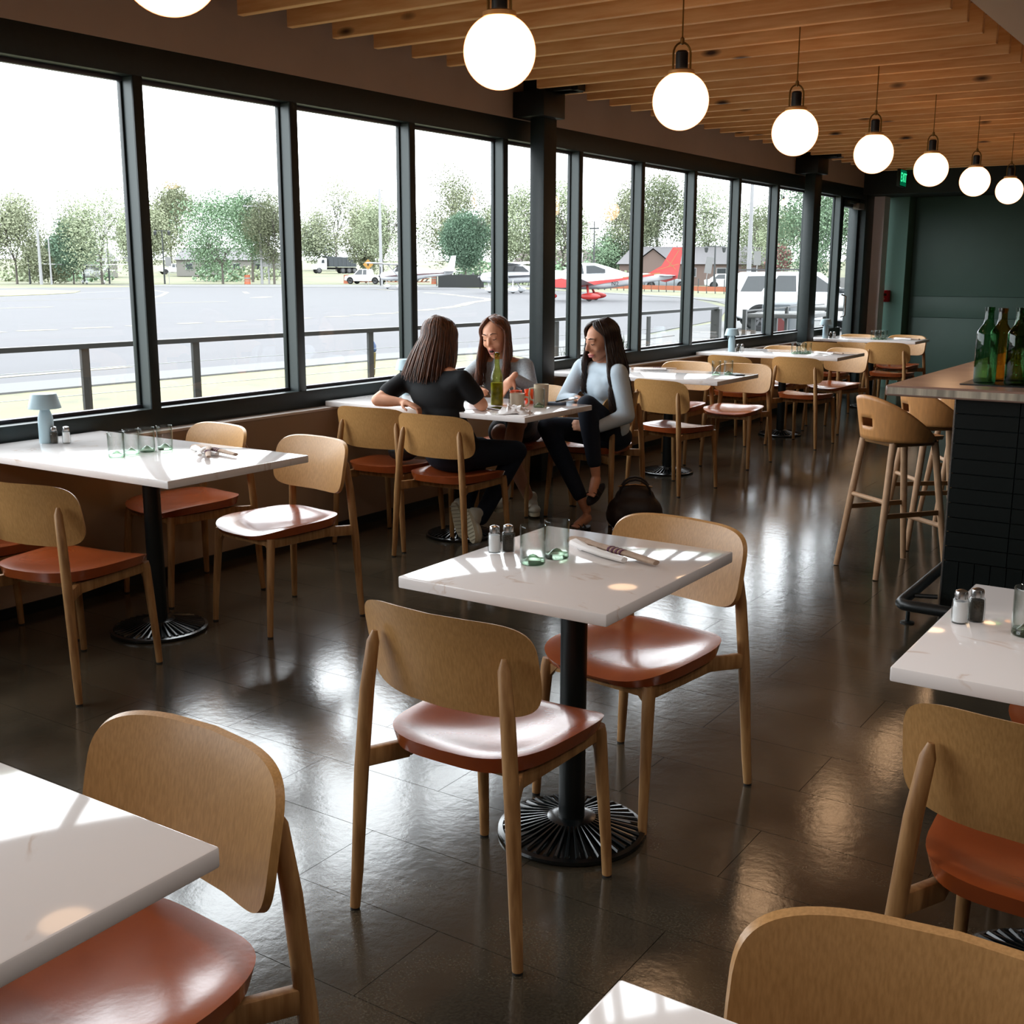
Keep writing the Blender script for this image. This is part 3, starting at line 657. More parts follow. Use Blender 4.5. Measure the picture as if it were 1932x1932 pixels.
def caddy(loc, lab, s=1):
    t = empty('orange_cup', loc, .4, lab, 'cup', 'orange cups')
    m_ = mat('orange_enamel', '#f25a22', .35)
    G().lathe([(0, 0), (.028 * s, 0), (.034 * s, .07 * s), (.036 * s, .075 * s), (.031 * s, .073 * s), (.026 * s, .006), (0, .006)], n=24).make('cup', m_, t)
    G().tube([(.03 * s, 0, .06 * s), (.055 * s, 0, .058 * s), (.055 * s, 0, .025 * s), (.028 * s, 0, .018 * s)], .005, 8).make('handle', m_, t)
caddy((-3.585, 5.46, Z0), 'orange cup right behind the olive bottle'); caddy((-3.53, 5.53, Z0), 'orange cup between the olive bottle and the small cream mug', 1.05)
def phone(loc, rz, lab, tilt=0):
    t = empty('smartphone', loc, rz, lab, 'phone', 'phones on the women\'s table'); t.rotation_euler = (tilt, 0, rz)
    G().box((-.035, -.07, 0), (.035, .07, .008)).make('case', mat('phone_white', '#d8d6da', .3), t, bevel=.003)
    G().box((-.031, -.058, .008), (.031, .058, .0088)).make('screen', mat('phone_screen', '#08090a', .08), t)
phone((-3.50, 5.165, Z0 + .002), 1.2, 'white phone with dark screen by the elbow of the woman in black')
phone((-3.34, 5.60, Z0 + .018), -.9, 'white phone propped on a folded blue cloth near the woman in light blue', .22)
g = G(); so = supere(.055, .04, 2.5, 2.5, 20)
g.shell(so, 4, lambda u, v, r: (u, v, .014 + .003 * math.sin(u * 90) * (1 - r)), lambda u, v, r: (u, v, .0))
o = g.make('blue_cloth', mat('slate_blue_cloth', '#5d6f86', .8), loc=(-3.37, 5.55, Z0), rz=.6); tag(o, 'folded slate blue cloth under the propped phone', 'cloth')
random.seed(3); g = G(); N_ = 13
vv = []
for i in range(N_):
    for j in range(N_):
        u, v = (i / (N_ - 1) - .5), (j / (N_ - 1) - .5); p = noise.noise(Vector((u * 6, v * 6, 1.3)))
        vv.append((u * .17 + .012 * p, v * .13 + .012 * noise.noise(Vector((u * 5, v * 5, 7))), .004 + max(0, .045 * (1 - (u * u + v * v) * 3.4)) * (.5 + 1.2 * abs(p))))
g.add(vv, [(i * N_ + j, (i + 1) * N_ + j, (i + 1) * N_ + j + 1, i * N_ + j + 1) for i in range(N_ - 1) for j in range(N_ - 1)])
o = g.make('crumpled_napkin', PAPER, loc=(-3.335, 5.07, Z0), rz=.5, ang=25); md = o.modifiers.new('t', 'SOLIDIFY'); md.thickness = .0015; tag(o, 'crumpled white paper napkin at the corner of the women\'s table', 'napkin')
o = G().box((-.11, -.15, 0), (.11, .15, .002)).make('menu_sheet', mat('menu_paper', '#d9d6d8', .5), loc=(-3.70, 5.22, Z0), rz=.35); tag(o, 'flat white menu sheet in front of the oil bottle', 'menu')
o = G().box((-.05, -.06, 0), (.05, .06, .0025)).make('paper_slip', PAPER, loc=(-3.275, 5.03, Z0), rz=.1); tag(o, 'small paper slip under the crumpled napkin at the table corner', 'paper')
phn = empty('smartphone', (-3.29, 7.93, Z0), .8, 'dark phone lying right of two glasses behind the woman in light blue', 'phone')
G().box((-.035, -.07, 0), (.035, .07, .008)).make('case', BLACKSTEEL, phn, bevel=.003)
lb = empty('white_bottle', (-3.88, 6.05, Z0), label='small white bottle with blue cap behind the face of the woman in blue', cat='bottle')
lb.location = (-4.05, 7.45, Z0)
G().lathe([(0, 0), (.026, 0), (.028, .01), (.028, .10), (.014, .125), (.012, .135)], n=20).make('body', mat('white_plastic', '#dfe3ea', .4), lb)
G().lathe([(.014, .13), (.014, .155), (.006, .175), (0, .176)], n=16).make('cap', mat('blue_cap', '#31549b', .4), lb)

# ---- bar bottles
def wine(loc, glass, lab, h=.325):
    t = empty('wine_bottle', loc, label=lab, cat='bottle', group='empty glass bottles on the bar')
    s = h / .335
    G().lathe([(0, 0), (.042, 0), (.046, .006), (.0465, .215 * s), (.044, .228 * s), (.033, .245 * s), (.0225, .262 * s), (.0195, .285 * s), (.0185, .318 * s), (.0205, .320 * s), (.0205, h), (.015, h), (.014, .31 * s)], n=32).make('glass', glass, t)
wine((-1.075, 5.36, 1.028), GREENGL, 'green wine bottle at the left end of the bar tray')
wine((-.945, 5.34, 1.028), GREENGL, 'second green wine bottle from the left on the bar tray')
wine((-1.045, 5.49, 1.028), AMBERGL, 'amber bottle right behind the leftmost green bottle', .318)
wine((-.975, 5.53, 1.028), AMBERGL, 'amber bottle between and behind the two green bottles', .318)
wine((-.87, 5.46, 1.028), AMBERGL, 'amber bottle at the right frame edge of the bar tray', .318)
o = G().box((-1.155, 5.26, 1.0225), (-.35, 5.62, 1.0275)).make('bar_tray', BLACKSTEEL, bevel=.002); tag(o, 'flat black tray under the bottles on the bar', 'tray')

# ---- recessed downlights in the ceiling over the aisle tables
for (x, y, z) in ((-.7, -1.2, 2.70), (.9, -1.2, 2.70), (-.7, 1.3, 2.70), (1.1, 1.6, 2.70), (.6, 3.4, 2.70), (-2.3, -1.6, 2.70)):
    dl = empty('downlight', (x, y, z), label='recessed ceiling downlight, %s' % {(-.7, -1.2): 'behind us', (.9, -1.2): 'behind us to the right', (-.7, 1.3): 'overhead', (1.1, 1.6): 'overhead to the right', (.6, 3.4): 'over the right-hand table', (-2.3, -1.6): 'behind us to the left'}[(x, y)], cat='downlight')
    G().lathe([(.10, 0), (.13, 0), (.13, -.008), (.10, -.012), (.10, .0)], n=28).make('ring', CREAM, dl)
    l = D.lights.new('downlight', 'AREA'); l.shape = 'DISK'; l.size = .2; l.energy = DOWN; l.color = (1, .92, .86); o = D.objects.new('downlight_lamp', l); C.objects.link(o); o.parent = dl; o.location = (0, 0, -.014)

# ---- wall and ceiling fittings
al = empty('fire_alarm', (-4.44, YF - .115, 1.19), math.radians(-17), 'small red fire alarm pull station on the green wall', 'fire alarm')
RED = mat('alarm_red', '#b3202a', .35)
G().box((-.055, -.045, -.075), (.055, .02, .075)).make('housing', RED, al, bevel=.006)
G().box((-.04, -.055, .0), (.04, -.044, .035)).make('handle', mat('alarm_dark', '#3c1418', .4), al, bevel=.003)
G().box((-.015, -.051, -.045), (.015, -.0455, -.025)).make('label_plate', mat('alarm_white', '#d8c8c8', .5), al)
ex = empty('exit_sign', (-4.06, 14.6, 2.60), math.radians(93), 'small green exit sign hanging below the ceiling before the far wall', 'exit sign')
G().box((-.16, -.02, -.10), (.16, .02, .10)).make('housing', mat('exit_housing', '#10201a', .4), ex, bevel=.006)
G().box((-.15, -.024, -.09), (.15, -.0205, .09)).make('face', emis('exit_face', (.0, .10, .04), 1.0), ex)
def text(txt, size, loc, rot, m, parent, name='lettering', ext=.001):
    cu = D.curves.new(name, 'FONT'); cu.body = txt; cu.size = size; cu.extrude = ext; cu.align_x = 'CENTER'; cu.align_y = 'CENTER'
    o = D.objects.new(name, cu); C.objects.link(o); dg = bpy.context.evaluated_depsgraph_get(); me = D.meshes.new_from_object(o.evaluated_get(dg)); D.objects.remove(o)
    me.materials.clear(); me.materials.append(m); q = D.objects.new(name, me); C.objects.link(q); q.parent = parent; q.location = loc; q.rotation_euler = rot; return q
text('EXIT', .15, (0, -.026, 0), (PI / 2, 0, 0), emis('exit_green', (.05, .9, .35), 1.4), ex)
# ================================================================== OUTSIDE
GZ = -.15
ASPH = mat('taxiway_asphalt', (.098, .096, .106), .9, noise_amt=.08, noise_scale=.6, coords='Object')
CONC = mat('pale_concrete', (.155, .155, .155), .9)
GRASS = mat('dry_lawn', (.165, .160, .105), .95, noise_amt=.5, noise_scale=1.3, col2='#6a6845', detail=8)
FGRASS = mat('far_grass', (.135, .145, .090), .95, noise_amt=.35, noise_scale=.12, col2='#5f5f42', detail=8)
PAINTY = mat('yellow_marking', (.30, .28, .19), .8)
PAINTW = mat('white_marking', (.28, .28, .27), .8)
WHITE = mat('aircraft_white', (.95, .97, 1.0), .35)
CARW = mat('car_white', (.95, .97, 1.0), .3)
CARGLASS = mat('car_glass', (.035, .042, .048), .15)
TYRE = mat('tyre_rubber', (.012, .012, .013), .8)
ALLOY = mat('alloy_wheel', (.11, .11, .115), .35)
REDP = mat('aircraft_red', (.62, .05, .045), .35)
STRIPE = mat('red_stripe', (.10, .03, .035), .4)
ORANGE = mat('safety_orange', (.42, .10, .03), .6)
DARKST = mat('railing_steel', (.022, .024, .024), .5)
BARK = mat('bark', (.16, .14, .12), .9)
def terr(x, y):
    d = math.hypot(x, y); return GZ - .02 + max(0, d - 168) * .02
g = G(); n1, n2 = 60, 40; vv = []
for i in range(n1 + 1):
    a = math.radians(-25 + 110 * i / n1 + 25)   # sweep of the outdoors seen from the room
    for j in range(n2 + 1):
        r = 4.0 * (420 / 4.0) ** (j / n2); x, y = -4.72 - r * math.cos(a - .6), r * math.sin(a - .6); vv.append((x, y, terr(x, y)))
g.add(vv, [(i * (n2 + 1) + j, i * (n2 + 1) + j + 1, (i + 1) * (n2 + 1) + j + 1, (i + 1) * (n2 + 1) + j) for i in range(n1) for j in range(n2)])
ground = g.make('ground', FGRASS, ang=80); tag(ground, kind='structure')
def sheet(name, poly, m, dz, **kw):
    o = G().prism([(x, y) for x, y in poly], GZ - .02, GZ + dz).make(name, m, **kw); return o
lawn = sheet('lawn', [(-4.85, -8), (-14.5, -8), (-14.5, 9), (-14.1, 16.8), (-13.5, 19.3), (-12.2, 20.5), (-10.6, 17.7), (-8.4, 14.6), (-4.85, 14.6)], GRASS, .004); tag(lawn, 'pale dry lawn between the railing and the concrete kerb', 'lawn', kind='structure')
asp = sheet('taxiway', [(-15.4, -30), (-15.4, 9), (-15.0, 18), (-14.3, 23), (-14.2, 27.4), (-16.6, 38.2), (-21.6, 50.7), (-30.4, 66.1), (-35.6, 71.6), (-42.9, 77.4), (-51.8, 85.1), (-59.5, 89.5), (-71.6, 97), (-82.8, 86.3), (-96, 79), (-97.2, 63.3), (-125, 20), (-125, -30)], ASPH, .000)
tag(asp, 'grey asphalt taxiway with yellow markings', 'taxiway', kind='structure')
kerb = sheet('kerb', [(-14.3, -10), (-14.3, 9), (-14.05, 17), (-13.4, 20.2), (-12.9, 24), (-13.2, 27.6), (-14.3, 27.6), (-14.4, 22), (-15.1, 17.5), (-15.5, 9), (-15.5, -10)], CONC, .03); tag(kerb, 'white concrete kerb strip along the taxiway', 'kerb', kind='structure')
apr = sheet('apron', [(-13.2, 19.6), (-10.6, 17.8), (-8.2, 14.8), (-4.8, 15.5), (-4.8, 60), (-16, 95), (-30, 100), (-34, 74), (-30, 67), (-21.2, 51), (-16.2, 38.4), (-13.9, 27.4)], CONC, .012); tag(apr, 'pale concrete drive beside the white vehicle', 'driveway', kind='structure')
tan_ = sheet('verge', [(-30.8, 68.5), (-36.0, 73.6), (-52.5, 87.6), (-62, 93), (-60, 108), (-42, 104), (-27, 88), (-22, 66)], FGRASS, .016); tag(tan_, 'strip of dry grass behind the red and white aeroplane', 'verge', kind='structure')
ks = sheet('kerb', [(-30.4, 66.1), (-42.9, 77.4), (-59.5, 89.5), (-61, 91.5), (-43.5, 79.6), (-30.4, 68.4), (-21.4, 55), (-20.2, 52)], CONC, .03); tag(ks, 'curved white kerb behind the aeroplanes', 'kerb', kind='structure')
rd = sheet('road', [(-97, 80), (-84, 87.2), (-73, 98), (-62, 104), (-70, 118), (-88, 110), (-104, 96), (-112, 86)], CONC, .01); tag(rd, 'white concrete strip at the far side of the taxiway', 'road', kind='structure')
isl = sheet('verge', [(-87.3, 53), (-87.7, 60.0), (-80, 59), (-73.5, 53.7), (-70, 49), (-68.0, 44.5), (-70, 36), (-84, 36)], GRASS, .03); tag(isl, 'grass island in the taxiway at the left frame edge', 'verge', kind='structure')
# painted markings: every dash is a piece of the taxiway
def dash(a, b, wd, m=PAINTY):
    a = Vector((*a, 0)); b = Vector((*b, 0)); d = (b - a).normalized(); s_ = Vector((-d.y, d.x, 0)) * wd / 2
    G().add([a - s_ + Vector((0, 0, GZ + .006)), b - s_ + Vector((0, 0, GZ + .006)), b + s_ + Vector((0, 0, GZ + .006)), a + s_ + Vector((0, 0, GZ + .006))], [(0, 1, 2, 3)]).make('marking', m, asp)
for y0, y1 in [(14.2, 15.3), (16.0, 17.1), (17.7, 18.8), (19.3, 20.4), (21.1, 22.25), (22.95, 23.9), (24.9, 25.7), (26.5, 27.6), (28.3, 29.2), (29.8, 30.7), (31.7, 32.7)]: dash((-29.0, y0), (-28.9, y1), .42)
for a, b in [((-29.2, 33.4), (-29.3, 34.4)), ((-29.5, 35.2), (-29.6, 36.2)), ((-29.8, 36.9), (-30.1, 38.0)), ((-30.5, 39.0), (-31.3, 41.2)), ((-31.6, 42.0), (-32.9, 45.0)), ((-33.2, 45.6), (-36.0, 50.4)), ((-36.3, 50.9), (-38.4, 55.6)), ((-38.5, 55.8), (-40, 58.0)), ((-40.2, 58.2), (-42.5, 60.4)), ((-43, 60.8), (-46.9, 64.5)), ((-47.8, 65.3), (-52.2, 69.4)), ((-53.2, 70.1), (-55.7, 72.0)), ((-58, 74), (-62, 77)), ((-64, 78.4), (-68, 81))]: dash(a, b, .55)
for a, b, w_, m_ in [((-16.7, -5), (-16.7, 13.2), .24, PAINTY), ((-46.7, 12), (-46.8, 33), .35, PAINTY), ((-47.9, 39.5), (-47.9, 44.5), .3, PAINTY), ((-56.9, 10), (-57.7, 46.5), .22, PAINTY), ((-57.7, 47.5), (-60.5, 50.5), .3, PAINTY), ((-60.5, 50.5), (-66, 55.5), .3, PAINTY), ((-66, 55.5), (-71, 60), .3, PAINTY), ((-71, 60), (-80, 66), .3, PAINTW), ((-63.5, 61), (-68.5, 65.5), .35, PAINTY), ((-52.7, 51.3), (-54.3, 53.9), .8, PAINTY), ((-66, 40), (-78, 62), .4, PAINTW)]: dash(a, b, w_, m_)

# railing
P0, P1 = Vector((-7.42, .1, 0)), Vector((-6.24, 14.3, 0))
rl = empty('deck_railing', (-7, 7, 0), label='dark steel deck railing with cable infill outside the windows', cat='railing')
off = Vector((7, -7, 0))
def rp(t): return P0.lerp(P1, t)
G().bar(rp(0) + off + Vector((0, 0, .97)), rp(.70) + off + Vector((0, 0, .985)), .05, .035).bar(rp(.70) + off + Vector((0, 0, .985)), rp(1) + off + Vector((0, 0, 1.03)), .05, .035).make('top_rail', DARKST, rl)
for k in range(16):
    t = (k * .935 + .4) / 14.25
    if t > 1: break
    p = rp(t) + off; G().box((p.x - .012, p.y - .032, GZ), (p.x + .012, p.y + .032, .97)).make('post', DARKST, rl)
for z in (.10, .28, .46, .64, .82): G().tube([rp(0) + off + Vector((0, 0, z)), rp(1) + off + Vector((0, 0, z))], .0025, 6).make('cable', mat('steel_cable', '#8b9090', .4, metal=.8), rl)
p = rp(1) + off
G().box((p.x - .06, p.y - .06, GZ), (p.x + .06, p.y + .02, 1.02)).make('end_post', DARKST, rl)
# return of the railing with its gate, beyond the corner
rl2 = empty('patio_gate', (-6.1, 14.9, 0), label='slim dark steel gate posts at the end of the deck railing', cat='gate')
G().box((-.025, -.025, GZ), (.025, .025, 1.0)).make('post', DARKST, rl2); G().box((-.02, 1.55, GZ), (.02, 1.60, 1.0)).make('post', DARKST, rl2)
G().bar((0, 0, .98), (0, 3.2, 1.0), .02, .02).make('top_rail', DARKST, rl2); G().bar((0, 0, .5), (0, 3.2, .5), .015, .015).make('rail', DARKST, rl2)

def facing(x, y): return math.atan2(-x, y)      # turns local +X to run left-to-right across the view
def wheel(t, x, y, r, w_=.22, spokes=0):
    o = G().lathe([(r * .62, -w_ / 2), (r * .96, -w_ / 2), (r, -w_ / 2 + .03), (r, w_ / 2 - .03), (r * .96, w_ / 2), (r * .62, w_ / 2)], n=28).xf(Matrix.Rotation(PI / 2, 4, 'X')).make('wheel', TYRE, t, loc=(x, y, r))
    g = G(); s_ = -1 if y < 0 else 1
    g.lathe([(0, 0), (r * .64, 0), (r * .64, .02), (r * .57, .035), (r * .57, .012), (0, .012)], n=24).xf(Matrix.Rotation(PI / 2, 4, 'X'))
    if s_ > 0: g.xf(Matrix.Scale(-1, 4, (0, 1, 0)))
    if spokes:
        for k in range(spokes):
            a = 2 * PI * k / spokes; yy = s_ * .03
            g.bar((0, yy, 0), (r * .58 * math.cos(a), yy, r * .58 * math.sin(a)), .03, r * .17, (-math.sin(a), 0, math.cos(a)))
    m_ = ALLOY
    g.xf(Matrix.Translation((0, s_ * (w_ / 2 - .02), 0))).make('hubcap', m_, o)
    if spokes:
        G().lathe([(0, 0), (r * .56, 0)], n=24).xf(Matrix.Rotation(PI / 2, 4, 'X')).xf(Matrix.Translation((0, s_ * (w_ / 2 + -.004), 0))).make('brake_disc', TYRE, o)
def car(loc, rz, lab, body, cabin, glass, wd, wheels, r, paint, cat='car', name='parked_car', z=None, lights=True, spokes=0):
    t = empty(name, (loc[0], loc[1], terr(*loc[:2]) + .02 if z is None else z), rz, lab, cat)
    h = wd / 2
    G().prism_y(body, -h, h).make('body', paint, t, bevel=.06, seg=3, ang=40)
    xs = [p[0] for p in cabin]; zs = [p[1] for p in cabin]; zt, zb = max(zs), min(zs)
    g = G(); n = len(cabin)
    def yy(z_): return h - .05 - .22 * (z_ - zb) / (zt - zb)
    g.add([(x, -yy(z_), z_) for x, z_ in cabin] + [(x, yy(z_), z_) for x, z_ in cabin], [tuple(range(n)), tuple(range(2 * n - 1, n - 1, -1))] + [((i + 1) % n, i, n + i, n + (i + 1) % n) for i in range(n)])
    g.make('cabin', paint, t, bevel=.04, seg=2, ang=40)
    for pl in glass:
        for s_ in (-1, 1):
            v_ = [(x, s_ * (yy(z_) + .006), z_) for x, z_ in pl]; G().add(v_, [tuple(range(len(pl)))] if s_ < 0 else [tuple(range(len(pl) - 1, -1, -1))]).make('window', CARGLASS, t)
    for (x) in wheels:
        for s_ in (-1, 1):
            wheel(t, x, s_ * (h - .10), r, spokes=spokes)
            G().prism_y([(x + (r + .07) * math.cos(a), r + (r + .07) * math.sin(a)) for a in [PI * k / 14 - .12 for k in range(17)]], s_ * (h - .02) - .03, s_ * (h - .02) + .03).make('wheel_arch', TYRE, t)
    return t
# large white vehicle, nearest, with its nose to the right of the view
x, y = -11.6, 32.7
suv = car((x, y), math.radians(30), 'large white sport utility vehicle seen through the windows by the second column',
    [(-2.12, .42), (-2.14, .95), (-2.08, 1.10), (.95, 1.10), (2.15, 1.0), (2.38, .80), (2.42, .42), (1.75, .30), (-1.75, .30)],
    [(-2.08, 1.08), (-1.90, 1.64), (-1.80, 1.70), (.10, 1.72), (.30, 1.69), (1.08, 1.08)],
    [[(-1.98, 1.14), (-1.76, 1.58), (-1.05, 1.60), (-1.38, 1.14)], [(-1.22, 1.14), (-.90, 1.60), (-.40, 1.60), (-.40, 1.14)], [(-.32, 1.14), (-.32, 1.60), (.18, 1.60), (.82, 1.14)]],
    1.86, (-1.40, 1.38), .355, CARW, cat='car', name='sport_utility_vehicle', z=GZ + .012, spokes=6); suv.scale = (.98, .98, .955)
G().bar((-1.9, -.62, 1.76), (.1, -.62, 1.78), .04, .04).bar((-1.9, .62, 1.76), (.1, .62, 1.78), .04, .04).make('roof_rack', mat('rack_grey', (.06, .06, .065), .5), suv)
G().box((.75, -1.10, 1.10), (.92, -.90, 1.25)).box((.75, .90, 1.10), (.92, 1.10, 1.25)).make('mirror', CARGLASS, suv, bevel=.03)
G().box((-2.16, -.90, .85), (-2.08, -.72, 1.25)).box((-2.16, .72, .85), (-2.08, .90, 1.25)).make('tail_light', REDP, suv)
G().box((-1.2, -.935, .92), (-1.0, -.925, .96)).box((-.2, -.935, .92), (0, -.925, .96)).make('door_handle', ALLOY, suv)
SED = ([(-2.2, .35), (-2.25, .85), (-1.5, .95), (1.1, .92), (2.1, .78), (2.2, .4), (1.6, .22), (-1.6, .22)], [(-1.75, .92), (-1.1, 1.42), (.25, 1.43), (1.15, .90)], [[(-1.5, .96), (-1.05, 1.36), (-.4, 1.38), (-.4, .96)], [(-.3, .96), (-.3, 1.38), (.2, 1.37), (.85, .95)]])
PICK = ([(-2.7, .5), (-2.72, 1.1), (-.4, 1.12), (1.35, 1.1), (2.45, 1.0), (2.6, .5), (2.0, .35), (-2.0, .35)], [(-.75, 1.08), (-.6, 1.82), (.65, 1.84), (1.4, 1.08)], [[(-.55, 1.15), (-.48, 1.74), (.0, 1.75), (.0, 1.15)], [(.08, 1.15), (.08, 1.75), (.6, 1.76), (1.15, 1.14)]])
def vehicle(px_xy, kind, flip, lab, paint, name, sc=1.0, wd=1.85, tilt=0, cat='car'):
    b, c_, g_ = kind; o = car(px_xy, facing(*px_xy) + (PI if flip else 0) + tilt, lab, b, c_, g_, wd, (-1.45, 1.45) if kind is SED else (-1.75, 1.75), .33 if kind is SED else .40, paint, name=name, cat=cat); o.scale = (sc,) * 3; return o
vehicle((-163.3, 139.8), PICK, False, 'white pickup on the far road seen in the second window', CARW, 'pickup_truck', tilt=.3, cat='pickup')
vehicle((-96.2, 112.5), PICK, True, 'white pickup parked behind the striped barrier', CARW, 'pickup_truck', tilt=-.5, cat='pickup')
vehicle((-105.6, 146.0), SED, True, 'dark car behind the low fence under the round green tree', mat('car_dark', (.03, .032, .036), .3), 'parked_car', tilt=.3)
vehicle((-99.0, 148.0), SED, False, 'maroon car beside the dark car under the round green tree', mat('car_maroon', (.06, .02, .024), .3), 'parked_car', tilt=.2)
vehicle((-50.5, 103.0), SED, False, 'silver-blue car to the right of the red aeroplane tail', mat('car_silver', (0.260, 0.286, 0.312), .3), 'parked_car', tilt=.15)
vehicle((-45.0, 105.5), SED, False, 'white car partly behind a mullion, right of the silver-blue car', CARW, 'parked_car', tilt=.1)
vehicle((-54.5, 101.5), SED, True, 'yellow car behind the red aeroplane tail', mat('car_yellow', (0.416, 0.286, 0.052), .4), 'parked_car')
# dump truck
x, y = -150.5, 167.2
dt = empty('dump_truck', (x, y, terr(x, y)), facing(x, y) + PI + .3, 'white dump truck with a dark blue-grey bed beyond the lawn', 'truck')
G().prism_y([(1.9, .7), (1.9, 2.75), (2.2, 2.8), (2.9, 2.6), (3.1, 1.8), (4.1, 1.6), (4.25, .7)], -1.15, 1.15).make('cab', CARW, dt, bevel=.08)
G().prism_y([(2.35, 1.85), (2.4, 2.5), (2.85, 2.45), (2.98, 1.85)], -1.16, 1.16).make('window', CARGLASS, dt)
G().prism_y([(-3.8, 1.2), (-4.0, 2.9), (1.6, 3.1), (2.6, 3.25), (1.6, 2.9), (1.5, 1.2)], -1.2, 1.2).make('dump_bed', mat('bed_bluegrey', (.045, .055, .065), .6), dt)
for k in range(7): G().box((-3.6 + .8 * k, -1.27, 1.3), (-3.5 + .8 * k, -1.2, 2.9)).box((-3.6 + .8 * k, 1.2, 1.3), (-3.5 + .8 * k, 1.27, 2.9)).make('bed_rib', mat('bed_rib_grey', (.08, .09, .1), .6), dt)
G().box((-3.9, -.5, .7), (3.9, .5, 1.1)).make('chassis', TYRE, dt)
for xx in (3.4, -1.2, -2.4, -3.5):
    for s_ in (-1, 1): wheel(dt, xx, s_ * 1.0, .52, .3)

# ---- light aircraft
def loft(secs, n=18):
    g = G(); k = 0
    for x, yc, zc, ry, rz_ in secs:
        for j in range(n):
            a = 2 * PI * j / n; cx_, sz = math.cos(a), math.sin(a)
            g.v.append((x, yc + ry * math.copysign(abs(cx_) ** .8, cx_), zc + rz_ * math.copysign(abs(sz) ** .8, sz)))
    m = len(secs)
    for i in range(m - 1):
        for j in range(n): g.f.append((i * n + j, i * n + (j + 1) % n, (i + 1) * n + (j + 1) % n, (i + 1) * n + j))
    g.f.append(tuple(range(n - 1, -1, -1))); g.f.append(tuple((m - 1) * n + j for j in range(n))); return g
def wingp(g, root_x, tip_x, y, z0, z1, c0, c1, th=.12):
    """one wing panel from y=0 to y"""
    def sec(x, yy, z, c, t): return [(x + c * .5, yy, z), (x + c * .25, yy, z + t), (x - c * .2, yy, z + t * .7), (x - c * .5, yy, z), (x - c * .1, yy, z - t * .3), (x + c * .3, yy, z - t * .4)]
    a = sec(root_x, 0, z0, c0, th); b = sec(tip_x, y, z1, c1, th * .7)
    fs = [(i, (i + 1) % 6, 6 + (i + 1) % 6, 6 + i) for i in range(6)] + [tuple(range(5, -1, -1)), tuple(range(6, 12))]
    g.add(a + b, fs)
def high_wing(loc, rz, lab, stripe=None, tail=None):
    t = empty('high_wing_aeroplane', (loc[0], loc[1], GZ), rz, lab, 'aeroplane')
    fz = [(2.75, 0, 1.15, .12, .12), (2.6, 0, 1.15, .32, .32), (1.9, 0, 1.15, .45, .42), (1.2, 0, 1.25, .52, .52), (.9, 0, 1.4, .54, .68), (-.2, 0, 1.45, .54, .72), (-1.2, 0, 1.4, .45, .58), (-2.4, 0, 1.4, .28, .36), (-4.3, 0, 1.45, .10, .18), (-4.9, 0, 1.5, .05, .12)]
    loft(fz).make('fuselage', WHITE, t, ang=50)
    g = G(); wingp(g, .35, .25, 5.5, 2.13, 2.3, 1.65, 1.15); wingp(g, .35, .25, -5.5, 2.13, 2.3, 1.65, 1.15); g.make('wing', WHITE, t)
    g = G(); wingp(g, -4.5, -4.65, 1.7, 1.6, 1.6, 1.1, .8, .06); wingp(g, -4.5, -4.65, -1.7, 1.6, 1.6, 1.1, .8, .06); g.make('tailplane', WHITE, t)
    G().prism_y([(-3.5, 1.62), (-4.35, 2.0), (-4.75, 2.95), (-5.2, 2.98), (-5.0, 1.5), (-4.3, 1.5)], -.05, .05).make('fin', tail or WHITE, t)
    for s_ in (-1, 1):
        G().tube([(.4, s_ * .5, 1.0), (.3, s_ * 2.6, 2.16)], .04, 8).make('strut', WHITE, t)
        G().tube([(.1, s_ * .4, .95), (-.1, s_ * 1.2, .36)], .045, 8).make('gear_leg', WHITE, t)
        G().ball((-.12, s_ * 1.25, .26), (.42, .13, .2), 14, 8).make('wheel_fairing', WHITE, t); G().lathe([(0, -.06), (.17, -.06), (.19, 0), (.17, .06), (0, .06)], n=16).xf(Matrix.Rotation(PI / 2, 4, 'X')).make('wheel', TYRE, t, loc=(-.12, s_ * 1.25, .19))
        G().prism_y([(.95, 1.55), (.55, 2.02), (-.7, 2.0), (-1.2, 1.6)], s_ * .50 - .03, s_ * .50 + .03).make('side_window', CARGLASS, t)
        if stripe: G().prism_y([(2.3, 1.12), (.5, 1.28), (-4.3, 1.5), (-4.3, 1.42), (.4, 1.12)], s_ * .545 - .015, s_ * .545 + .01).make('stripe', stripe, t)
    G().add([(1.22, -.4, 1.72), (1.22, .4, 1.72), (.72, .42, 2.08), (.72, -.42, 2.08)], [(0, 1, 2, 3)]).make('windscreen', CARGLASS, t)
    G().tube([(2.1, 0, .95), (2.1, 0, .4)], .04, 8).make('nose_leg', WHITE, t); G().ball((2.05, 0, .25), (.38, .12, .18), 14, 8).make('nose_fairing', WHITE, t)
    G().lathe([(0, -.05), (.14, -.05), (.16, 0), (.14, .05), (0, .05)], n=16).xf(Matrix.Rotation(PI / 2, 4, 'X')).make('wheel', TYRE, t, loc=(2.05, 0, .16))
    G().ball((2.78, 0, 1.15), (.22, .14, .14), 12, 8).make('spinner', mat('spinner_grey', (.07, .07, .075), .3), t)
    G().bar((2.8, 0, .3), (2.8, 0, 2.0), .03, .14, (0, 1, 0)).make('propeller', TYRE, t)
    return t
x, y = -119.8, 90.2
high_wing((x, y), facing(x, y) - PI / 2 - .35, 'white high-wing aeroplane facing us at the far left beyond the taxiway')
x, y = -67.7, 84.8
high_wing((x, y), facing(x, y) + PI - .55, 'white high-wing aeroplane with a red stripe and white fin, nose to the left', stripe=STRIPE)
x, y = -49.3, 75.0
high_wing((x, y), facing(x, y) + PI - .25, 'white high-wing aeroplane beside the woman in grey, half hidden by the column', stripe=mat('grey_stripe', (.05, .055, .07), .4))
